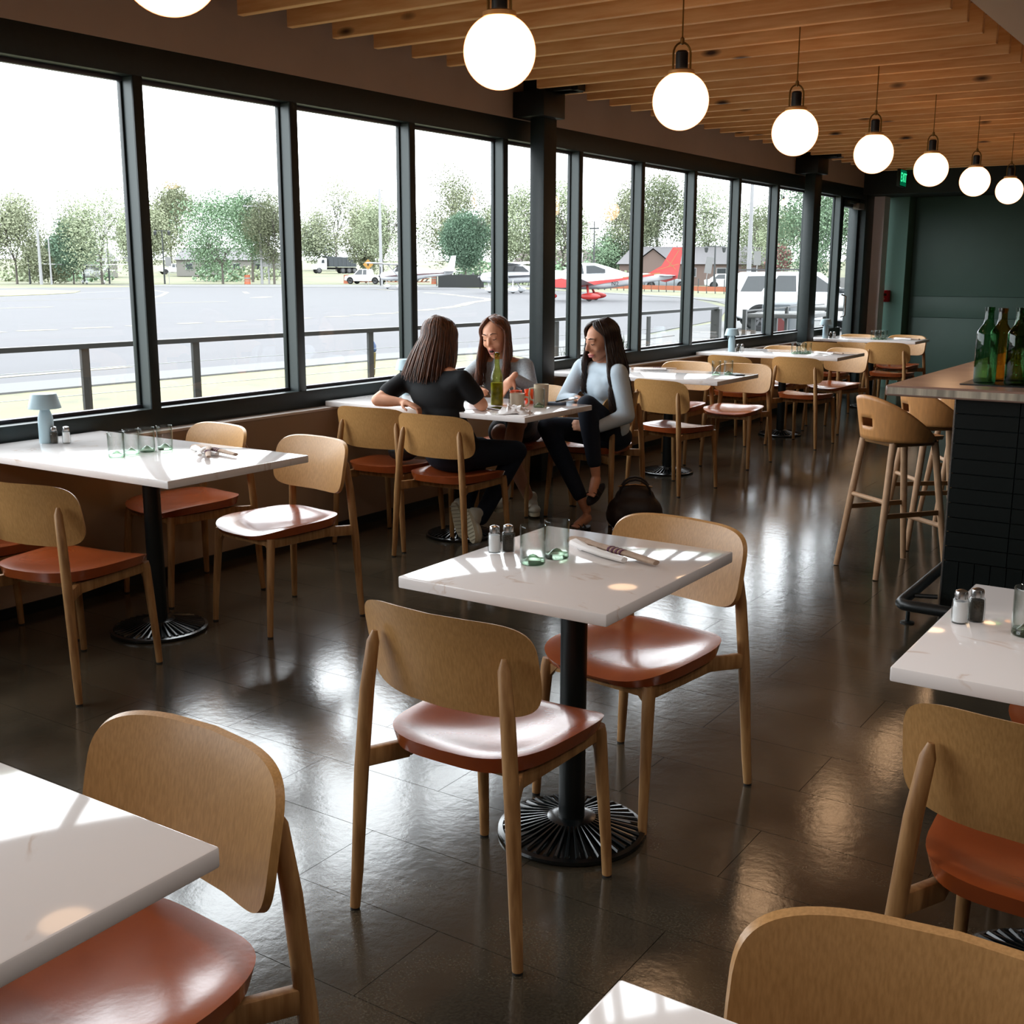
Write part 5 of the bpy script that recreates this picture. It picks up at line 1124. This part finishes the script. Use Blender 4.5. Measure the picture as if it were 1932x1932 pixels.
def hand_geo(w, d, n, s, curl=.35, L=.165):
    """wrist, pointing direction, back-of-hand normal, thumb side (+1/-1)"""
    d = Vector(d).normalized(); n = Vector(n); n = (n - d * n.dot(d)).normalized(); t = d.cross(n) * s; g = G(); w = Vector(w); k = L / .165
    R = Matrix((t, d, n)).transposed()
    g.ball(w + d * .045 * k, (.036 * k, .048 * k, .013 * k), 16, 10, R); g.capsule(w - d * .02, w + d * .03 * k, .020, .022, 12)
    for i, (o, l) in enumerate([(.027, .066), (.010, .074), (-.009, .069), (-.026, .054)]):
        l *= k; b = w + d * .082 * k + t * o * k; a1 = curl * (.7 + .12 * i); d1 = (d * math.cos(a1) - n * math.sin(a1)); a2 = a1 + curl * 1.2; d2 = d * math.cos(a2) - n * math.sin(a2); a3 = a2 + curl * .8; d3 = d * math.cos(a3) - n * math.sin(a3)
        p1 = b + d1 * l * .45; p2 = p1 + d2 * l * .32; p3 = p2 + d3 * l * .23
        g.capsule(b - d * .02, p1, .0088 * k, .0080 * k, 10); g.capsule(p1, p2, .0080 * k, .0074 * k, 10); g.capsule(p2, p3, .0074 * k, .0062 * k, 10)
    b = w + d * .022 * k + t * .026 * k; q = b + (d * .6 + t * .75 - n * .25).normalized() * .038 * k; r = q + (d * .92 + t * .2 - n * .35).normalized() * .032 * k
    g.capsule(b, q, .0125 * k, .0100 * k, 10); g.capsule(q, r, .0098 * k, .0078 * k, 10); return g
def limb(g, pts, rad):
    for i in range(len(pts) - 1): g.capsule(pts[i], pts[i + 1], rad[i], rad[i + 1], 16)
def torso(g, pelvis, waist, chest, sl, sr, neck, k=1.0, bust=None, fwd=(0, 1, 0)):
    side = (Vector(sr) - Vector(sl)).normalized(); up_ = (Vector(chest) - Vector(waist)).normalized(); f = up_.cross(side).normalized() * -1
    R = Matrix((side, side.cross(up_) * -1, up_)).transposed()
    g.ball(pelvis, (.165 * k, .120 * k, .105 * k), 24, 16, R); g.ball(waist, (.125 * k, .092 * k, .11 * k), 24, 16, R)
    g.ball((Vector(pelvis) + Vector(waist)) / 2, (.142 * k, .105 * k, .10 * k), 24, 16, R)
    g.ball((Vector(waist) + Vector(chest)) / 2, (.130 * k, .097 * k, .11 * k), 24, 16, R)
    g.ball(chest, (.150 * k, .105 * k, .12 * k), 24, 16, R)
    g.capsule(sl, sr, .050 * k, .050 * k, 18); m_ = (Vector(sl) + Vector(sr)) / 2
    for s_ in (sl, sr): g.capsule(s_, Vector(neck) + (Vector(s_) - Vector(neck)) * .25 + up_ * .0, .046 * k, .040 * k, 14); g.capsule(s_, chest, .050 * k, .085 * k, 14)
    if bust is not None:
        fd = Vector(fwd).normalized()
        for s_ in (-1, 1): g.ball(Vector(chest) + fd * (.062 * k) + side * s_ * .062 * k - up_ * .015, (.056 * k, .042 * k, .058 * k), 16, 12)
def hair_geo(c, R, n, phi0, phi1, lens, drift, wave=.0, seed=1, part=.0, rad=.0085, spread=1.0, hug=0.0, top=.118, vol=1.0, lim=(.9, .9)):
    """strands run from a parting over the skull, then hang down with gravity"""
    rnd = random.Random(seed); g = G(); c = Vector(c)
    for i in range(n):
        u = (i + rnd.random() * .8) / n; ph = phi0 + (phi1 - phi0) * u; lay = rnd.random()
        rr = (1.07 + .10 * lay) * vol; pts = []
        st = V(part, .045 * math.cos(ph) - .02, top + .004 * lay) 
        pc = min(max(ph, lim[0]), 2 * PI - lim[1]); front = pc != ph
        for k_ in range(8):
            e = math.radians(78 - 88 * (k_ / 7) ** (1.35 if front else .9)); pk = ph + (pc - ph) * min(1, (k_ / 7) * 1.25) ** 1.4
            p = V(math.cos(e) * math.sin(pk) * .078 * rr, math.cos(e) * math.cos(pk) * .098 * rr - .012, math.sin(e) * .088 * rr + .028)
            p = st.lerp(p, min(1, (k_ + .3) / 3.2)); pts.append(c + R @ p)
        L = lens(pc) * (.86 + .22 * rnd.random()); p = pts[-1]; steps = 12
        out = (p - c); out.z = 0; out = out.normalized() if out.length > 1e-5 else V(0, 0, 0)
        w0 = rnd.random() * 6.28; dv = drift(pc)
        for k_ in range(1, steps + 1):
            t = k_ / steps
            q = p + V(0, 0, -L * t) + dv * L * t + out * (.018 * spread * math.sin(t * 2.2) - hug * t) + V(math.cos(w0), math.sin(w0), 0) * .010 * t
            if wave: q += V(math.cos(w0 + t * 14), math.sin(w0 + t * 14), 0) * wave * t
            pts.append(q)
        r_ = rad * (.8 + .5 * rnd.random()); m_ = len(pts)
        g.tube(pts, [r_ * (.55 if k_ == 0 else 1.0) * (1 - .75 * max(0, (k_ - m_ * .6) / (m_ * .4)) ** 1.3) for k_ in range(m_)], 6, flat=.7)
    return g
def hair_cap(c, R, vol=1.05):
    g = G(); g.ball((0, -.032, .036), (.077 * vol, .088 * vol, .086 * vol), 28, 20); g.ball((0, -.045, -.02), (.070 * vol, .062 * vol, .085), 24, 16)
    return g.xf(Matrix.Translation(c) @ R.to_4x4())
def local_obj(g, c, R, name, m, parent, org):
    g.xf(Matrix.Translation(c) @ R.to_4x4()); g.xf(Matrix.Translation(-org)); return g.make(name, m, parent, ang=60)
def shift(g, org): return g.xf(Matrix.Translation(-Vector(org)))
def face_parts(c, R, t, org, open_=0, smile=0, brow='#3a2519', lips='#a04a44', eyes=0):
    g = G()
    for s in (-1, 1): g.tube([(s * .014, .0925, .036), (s * .030, .0880, .042), (s * .046, .0745, .037)], [.0025, .0032, .0015], 6)
    local_obj(g, c, R, 'eyebrow', mat('brow_' + brow, brow, .8), t, org)
    g = G()
    for s in (-1, 1): g.tube([(s * .0165, .0835, .0065), (s * .031, .0868, .0010 if not eyes else .0030), (s * .0455, .0775, .0065)], [.0015, .0024, .0014], 6)
    local_obj(g, c, R, 'eyelash', mat('lash_dark', '#1c120e', .7), t, org)
    LM = mat('lips_' + lips, lips, .4)
    g = G(); w_ = .024 + .006 * smile; z1, z2 = -.060 + .004 * open_, -.073 - .009 * open_
    up_s = .006 * smile
    g.tube([(-w_, .082, -.066 + up_s), (-.010, .0945, z1 + .001), (0, .0955, z1 - .001), (.010, .0945, z1 + .001), (w_, .082, -.066 + up_s)], [.0018, .0045, .0040, .0045, .0018], 8)
    g.tube([(-w_, .082, -.066 + up_s), (-.010, .0905, z2), (.010, .0905, z2), (w_, .082, -.066 + up_s)], [.0018, .0052, .0052, .0018], 8)
    local_obj(g, c, R, 'lips', LM, t, org)
    if open_: local_obj(G().ball((0, .083, -.0675), (.0165, .0100, .0095), 14, 8), c, R, 'mouth', mat('mouth_inside', '#2a0f0e', .6), t, org)
    if smile: local_obj(G().ball((0, .0850, -.0665), (.0185, .0080, .0045), 14, 8), c, R, 'teeth', mat('teeth_white', '#dccfc4', .4), t, org)
def jshift(o_, org): pass

BLACKT = mat('black_jersey', '#0b0d10', .85); JEANS = mat('dark_denim', '#101a2a', .85, noise_amt=.25, noise_scale=60)
HB1 = mat('hair_brown', '#6f4630', .38, noise_amt=.5, noise_scale=30, stretch=(3, 3, .4), col2='#332016'); HB2 = mat('hair_chestnut', '#6f3f24', .38, noise_amt=.5, noise_scale=30, stretch=(3, 3, .4), col2='#3a2015')
HB3 = mat('hair_dark', '#2f1d17', .36, noise_amt=.5, noise_scale=30, stretch=(3, 3, .4), col2='#160e0c')
GREYSW = mat('grey_knit', '#a6acb0', .9, noise_amt=.2, noise_scale=90, bump=.3, bump_scale=300); BLUESW = mat('pale_blue_knit', '#c6d6e2', .85, noise_amt=.06, noise_scale=12, bump=.15, bump_scale=14)
SHOEW = mat('canvas_white', '#c3bfae', .8); SOLE = mat('shoe_sole', '#d6ceb4', .8); SANDAL = mat('dark_sandal', '#1b1412', .6)
def shoe(parent, org, heel, toe, sole_n, m=SHOEW, w_=.042, name='shoe'):
    heel, toe = V(*heel), V(*toe); d = (toe - heel).normalized(); n = Vector(sole_n); n = (n - d * n.dot(d)).normalized(); sd = d.cross(n); L = (toe - heel).length; g = G()
    R = Matrix((sd, d, n * -1)).transposed()
    g.ball(heel + d * L * .25 - n * .035, (.036, L * .28, .042), 18, 12, R); g.ball(heel + d * L * .68 - n * .024, (w_, L * .34, .030), 18, 12, R); g.capsule(heel + d * .03 - n * .045, heel + d * .035 - n * .085, .034, .034, 12)
    o = remesh(shift(g, org), name, m, parent, .007, 3)
    out = []
    for k_ in range(28):
        a = 2 * PI * k_ / 28; y_ = math.sin(a); x_ = math.cos(a) * (.032 + .012 * (y_ > -.2) * min(1, (y_ + .2)) )
        out.append((x_, y_ * L * .5))
    mid = (heel + toe) / 2
    def f(off): return lambda u, v, r: (mid - Vector(org)) + sd * u + d * v + n * off
    s_ = G().shell(out, 2, f(-.012), f(.010)).make('sole', SOLE, o, ang=40)
    rid = G()
    for k_ in range(9): q = mid - Vector(org) + d * (L * (-.40 + .1 * k_)) + n * .0105; rid.bar(q - sd * .028, q + sd * .028, .006, .003, tuple(n))
    rid.make('tread', mat('sole_tread', '#a89f86', .9), o)
    return o

# ---- woman seen from behind, black T-shirt
org = V(-3.68, 5.0, 0); t = empty('person', org, 0, 'woman in a black T-shirt seen from behind, elbow resting over a chair back', 'person')
hc = V(-3.80, 5.045, 1.135); HR = frame((-.05, .93, -.22), .08)
SL, SR = V(-3.975, 4.965, .915), V(-3.615, 4.985, .935); NK = V(-3.795, 5.0, .985)
pel, wa, ch = V(-3.70, 5.02, .545), V(-3.715, 4.99, .68), V(-3.775, 4.975, .84)
EL, HL = V(-4.035, 4.79, .818), V(-3.90, 4.83, .812); ER, HRn = V(-3.535, 5.055, .80), V(-3.70, 5.22, .80)
g = head_geo(hc, HR); torso(g, pel, wa, ch, SL, SR, NK, .93); g.capsule(NK, hc + V(0, -.02, -.05), .050, .047, 16); g.capsule(NK - V(0, 0, .05), NK, .06, .05, 16)
limb(g, [SL, SL.lerp(EL, .5), EL], [.042, .040, .034]); limb(g, [EL, EL.lerp(HL, .4), HL], [.034, .033, .022]); limb(g, [SR, SR.lerp(ER, .5), ER], [.042, .040, .034]); limb(g, [ER, ER.lerp(HRn, .4), HRn], [.034, .033, .022])
merge(g, hand_geo(HL, (1, .10, -.18), (0, 0, 1), 1, .45)); merge(g, hand_geo(HRn, (-.6, .75, .02), (0, 0, 1), 1, .3))
KL, KR = V(-3.80, 5.43, .50), V(-3.56, 5.43, .50); AL, AR = V(-3.765, 5.20, .16), V(-3.66, 5.22, .14)
for hp, kn, an in ((V(-3.78, 5.05, .52), KL, AL), (V(-3.60, 5.05, .52), KR, AR)): limb(g, [hp, kn], [.072, .052]); limb(g, [kn, kn.lerp(an, .35), an], [.050, .050, .032])
remesh(shift(g, org), 'body', SKIN2, t, .0075, 3)
g = G(); torso(g, pel + V(0, 0, .02), wa, ch, SL, SR, NK - V(0, 0, .02), 1.04)
g.capsule(SL, SL.lerp(EL, .62), .055, .053, 18); g.capsule(SR, SR.lerp(ER, .62), .055, .053, 18)
remesh(shift(g, org), 'tshirt', BLACKT, t, .009, 4)
g = G(); g.ball(pel + V(.0, -.0, -.02), (.172, .135, .105), 24, 16); 
for hp, kn, an in ((V(-3.78, 5.04, .53), KL, AL), (V(-3.60, 5.04, .53), KR, AR)): limb(g, [hp, kn], [.088, .062]); limb(g, [kn, kn.lerp(an, .4), an], [.060, .056, .045])
remesh(shift(g, org), 'jeans', JEANS, t, .010, 4)
g = hair_geo(hc, HR, 520, .05, 2 * PI - .05, lambda p: .20 + .05 * math.cos(p - 2.6), lambda p: V(-.30 - .22 * math.cos(p + 1.2), -.16, 0), seed=5, part=.01, rad=.0052, spread=1.0)
merge(g, hair_cap(hc, HR)); shift(g, org).make('hair', HB1, t, ang=80)
shoe(t, org, (-3.775, 5.12, .235), (-3.735, 5.165, .02), (.1, -1, -.25)); shoe(t, org, (-3.70, 5.14, .20), (-3.615, 5.10, .022), (-.15, -1, -.35))

# ---- woman in grey, facing us
org = V(-4.0, 6.05, 0); t = empty('person', org, 0, 'woman with long chestnut hair in a grey sweater, talking, hands over the table', 'person')
hc = V(-4.025, 5.90, 1.108); HR = frame((.16, -.93, -.24), -.10)
SL, SR = V(-4.195, 5.985, .915), V(-3.865, 5.99, .925); NK = V(-4.02, 5.965, .965)
pel, wa, ch = V(-4.0, 6.12, .545), V(-4.01, 6.08, .68), V(-4.025, 6.01, .83)
E1, W1_ = V(-4.235, 5.84, .825), V(-4.045, 5.70, .800); E2, W2_ = V(-3.765, 5.90, .80), V(-3.775, 5.72, .885)
g = head_geo(hc, HR, 1); torso(g, pel, wa, ch, SR, SL, NK, .92); g.capsule(NK, hc + V(0, .02, -.05), .046, .044, 16); g.capsule(NK - V(0, 0, .05), NK, .055, .046, 16)
limb(g, [SL, E1], [.040, .033]); limb(g, [E1, E1.lerp(W1_, .4), W1_], [.033, .031, .021]); limb(g, [SR, E2], [.040, .033]); limb(g, [E2, E2.lerp(W2_, .4), W2_], [.033, .031, .021])
merge(g, hand_geo(W1_, (.85, -.50, .12), (.1, -.1, 1), -1, .42)); merge(g, hand_geo(W2_, (-.45, -.40, -.70), (.35, -.7, .5), -1, .35, .150))
K1, K2 = V(-3.80, 5.62, .56), V(-3.615, 5.52, .655); A1, A2 = V(-3.86, 6.02, .12), V(-3.775, 5.62, .24)
for hp, kn, an in ((V(-4.06, 6.08, .52), K1, A1), (V(-3.93, 6.08, .55), K2, A2)): limb(g, [hp, kn], [.075, .055]); limb(g, [kn, kn.lerp(an, .3), an], [.052, .053, .034])
remesh(shift(g, org), 'body', SKIN, t, .0065, 3)
g = G(); torso(g, pel + V(0, 0, .04), wa, ch, SR, SL, NK - V(0, 0, .025), 1.02, bust=1, fwd=(0, -1, 0)); limb(g, [SL, E1, E1.lerp(W1_, .86)], [.056, .047, .035]); limb(g, [SR, E2, E2.lerp(W2_, .86)], [.056, .047, .035]); g.capsule(NK - V(0, 0, .05), NK - V(0, 0, .012), .066, .056, 18)
remesh(shift(g, org), 'sweater', GREYSW, t, .008, 3)
g = G(); g.ball(pel - V(0, .0, .03), (.175, .145, .10), 24, 16)
for hp, kn in ((V(-4.06, 6.08, .53), K1), (V(-3.93, 6.08, .56), K2)): g.capsule(hp, hp.lerp(kn, .80), .095, .082, 18)
remesh(shift(g, org), 'skirt', mat('dark_skirt', '#15161a', .8, noise_amt=.8, noise_scale=14, stretch=(1, 6, 1), col2='#3f4046'), t, .010, 4)
face_parts(hc, HR, t, org, open_=1, brow='#4a2e1f', lips='#a8625a')
g = hair_geo(hc, HR, 540, .04, 2 * PI - .04, lambda p: .30, lambda p: V(.04 * math.sin(p) - .02, -.10 * math.cos(p) - .05, 0), seed=8, part=.012, rad=.0050, wave=.004, spread=.8, lim=(1.12, 1.22))
merge(g, hair_cap(hc, HR, 1.02)); shift(g, org).make('hair', HB2, t, ang=80)
G().lathe([(.009, 0), (.012, .002), (.012, .004), (.009, .005)], n=16).xf(Matrix.Rotation(PI / 2, 4, 'X')).xf(Matrix.Translation(hc + HR @ V(-.081, 0, -.052) - org)).make('earring', CHROME, t)
shoe(t, org, (-3.80, 5.69, .17), (-3.74, 5.50, .12), (0, -.3, -1)); shoe(t, org, (-3.87, 6.08, .022), (-3.74, 5.92, .022), (0, 0, -1))

# ---- woman in pale blue, turned to her companions
org = V(-3.40, 6.12, 0); t = empty('person', org, 0, 'woman with dark wavy hair, light blue sweater and jeans, legs crossed', 'person')
hc = V(-3.375, 6.055, 1.098); HR = frame((-.42, -.82, -.26), .06)
SL, SR = V(-3.555, 6.155, .925), V(-3.225, 6.005, .915); NK = V(-3.375, 6.10, .962)
pel, wa, ch = V(-3.385, 6.16, .545), V(-3.375, 6.15, .68), V(-3.375, 6.115, .825)
E1, W1_ = V(-3.575, 5.975, .735), V(-3.435, 5.885, .765); E2, W2_ = V(-3.155, 5.985, .675), V(-3.30, 5.86, .60)
K1, K2 = V(-3.60, 5.83, .590), V(-3.335, 5.835, .735); A1, A2 = V(-3.335, 5.85, .115), V(-3.275, 5.845, .335)
g = head_geo(hc, HR); torso(g, pel, wa, ch, SR, SL, NK, .90); g.capsule(NK, hc + V(.01, .01, -.05), .044, .043, 16); g.capsule(NK - V(0, 0, .05), NK, .054, .045, 16)
limb(g, [SL, E1], [.039, .033]); limb(g, [E1, W1_], [.033, .021]); limb(g, [SR, E2], [.039, .033]); limb(g, [E2, W2_], [.033, .021])
merge(g, hand_geo(W1_, (.8, -.5, .02), (0, 0, 1), -1, .4)); merge(g, hand_geo(W2_, (-.75, -.3, .15), (.3, -.8, .3), 1, .4))
for hp, kn, an in ((V(-3.46, 6.12, .53), K1, A1), (V(-3.32, 6.10, .56), K2, A2)): limb(g, [hp, kn], [.072, .052]); limb(g, [kn, kn.lerp(an, .3), an], [.048, .047, .028])
f1, f2 = V(-3.325, 5.72, .045), V(-3.24, 5.745, .245)
g.capsule(A1 - V(0, 0, .05), f1, .032, .026, 12); g.capsule(A2 - V(0, 0, .03), f2, .032, .026, 12)
for f_, dv in ((f1, V(.05, -1, -.05)), (f2, V(.1, -.9, -.35))):
    dv.normalize(); sd = dv.cross(V(0, 0, 1)).normalized()
    for k_ in range(5): b_ = f_ + sd * (-.024 + .012 * k_) + dv * .012; g.capsule(b_, b_ + dv * (.030 - .003 * k_), .0085 - .0006 * k_, .0072 - .0006 * k_, 10)
remesh(shift(g, org), 'body', SKIN, t, .0065, 3)
g = G(); torso(g, pel + V(0, 0, .03), wa, ch, SR, SL, NK - V(0, 0, .045), 1.05, bust=1, fwd=(-.45, -.9, 0)); limb(g, [SL, E1, E1.lerp(W1_, .85)], [.058, .050, .034]); limb(g, [SR, E2, E2.lerp(W2_, .85)], [.058, .050, .036]); g.ball(wa + V(-.03, -.05, -.03), (.13, .10, .12), 20, 14)
o = remesh(shift(g, org), 'sweater', BLUESW, t, .008, 3)
g = G(); g.ball(pel - V(0, 0, .03), (.168, .135, .10), 24, 16)
for hp, kn, an in ((V(-3.46, 6.12, .54), K1, A1), (V(-3.32, 6.10, .56), K2, A2)): limb(g, [hp, kn], [.086, .064]); limb(g, [kn, kn.lerp(an, .35), kn.lerp(an, .82)], [.062, .057, .043])
remesh(shift(g, org), 'jeans', JEANS, t, .009, 4)
face_parts(hc, HR, t, org, smile=1, brow='#1f1410', lips='#a9504c', eyes=1)
g = hair_geo(hc, HR, 600, .04, 2 * PI - .04, lambda p: .30 + .09 * (p > 2.2), lambda p: V(.16 if p > 2.4 else .02, .05 * math.sin(p) - .02, 0), seed=12, part=-.01, rad=.0054, wave=.012, spread=1.3, vol=1.03, lim=(1.0, 1.25))
merge(g, hair_cap(hc, HR)); shift(g, org).make('hair', HB3, t, ang=80)
for f_, an_, dv in ((f1, A1, V(.05, -1, -.02)), (f2, A2, V(.1, -.9, -.35))):
    dv.normalize(); heel = f_ - dv * .13 + V(0, 0, .0); n_ = V(0, 0, -1); n_ = (n_ - dv * n_.dot(dv)).normalized(); sd = dv.cross(n_); mid = f_ - dv * .045
    out = [(.036 * math.cos(2 * PI * k_ / 24) * (1.05 if math.sin(2 * PI * k_ / 24) > 0 else .85), .118 * math.sin(2 * PI * k_ / 24)) for k_ in range(24)]
    g = G().shell(out, 2, lambda u, v, r: mid - org + sd * u + dv * v + n_ * .030, lambda u, v, r: mid - org + sd * u + dv * v + n_ * .044)
    for off, w_ in ((.015, .042), (-.03, .040)):
        c_ = f_ + dv * off - org; g.tube([c_ + sd * w_ * math.cos(a) - n_ * (.030 * math.sin(a) - .02) for a in [PI * k_ / 8 for k_ in range(9)]], .005, 6)
    g.make('sandal', SANDAL, t, ang=40)

# ---- handbag on the floor
bg_ = empty('handbag', (-3.085, 5.98, 0), .5, 'dark brown slouchy handbag on the floor by the feet of the woman in light blue', 'bag')
g = G(); g.ball((0, 0, .115), (.165, .095, .115), 24, 16); g.ball((0, 0, .19), (.12, .06, .085), 20, 12); g.ball((.07, .01, .09), (.10, .09, .09), 16, 12); g.ball((-.08, 0, .09), (.09, .09, .088), 16, 12)
remesh(g, 'bag_body', mat('bag_leather', '#2a1d17', .5, noise_amt=.3, noise_scale=18, bump=.3, bump_scale=30), bg_, .008, 2)
for s_ in (-1, 1): G().tube([(-.09, s_ * .03, .22)] + [(.09 * -math.cos(a), s_ * (.03 + .02 * math.sin(a)), .22 + .09 * math.sin(a)) for a in [PI * k_ / 8 for k_ in range(1, 8)]] + [(.09, s_ * .03, .22)], .007, 8).make('handle', mat('bag_strap', '#1d1512', .5), bg_)
G().tube([(-.10, 0, .262), (0, 0, .275), (.10, 0, .262)], .004, 6).make('zip', BRASS, bg_)
bx = empty('handbag', (-4.05, 5.02, .455), .3, 'small black bag on the seat of the empty chair beside the woman in black', 'bag')
g = G(); g.ball((0, 0, .05), (.09, .06, .05), 18, 12); g.ball((.02, 0, .08), (.06, .04, .035), 14, 10)
remesh(g, 'bag_body', mat('small_black_bag', '#0c0d0f', .5), bx, .008, 2); G().tube([(-.05, 0, .09), (0, .02, .14), (.05, 0, .1)], .005, 8).make('handle', mat('bag_strap', '#1d1512', .5), bx)
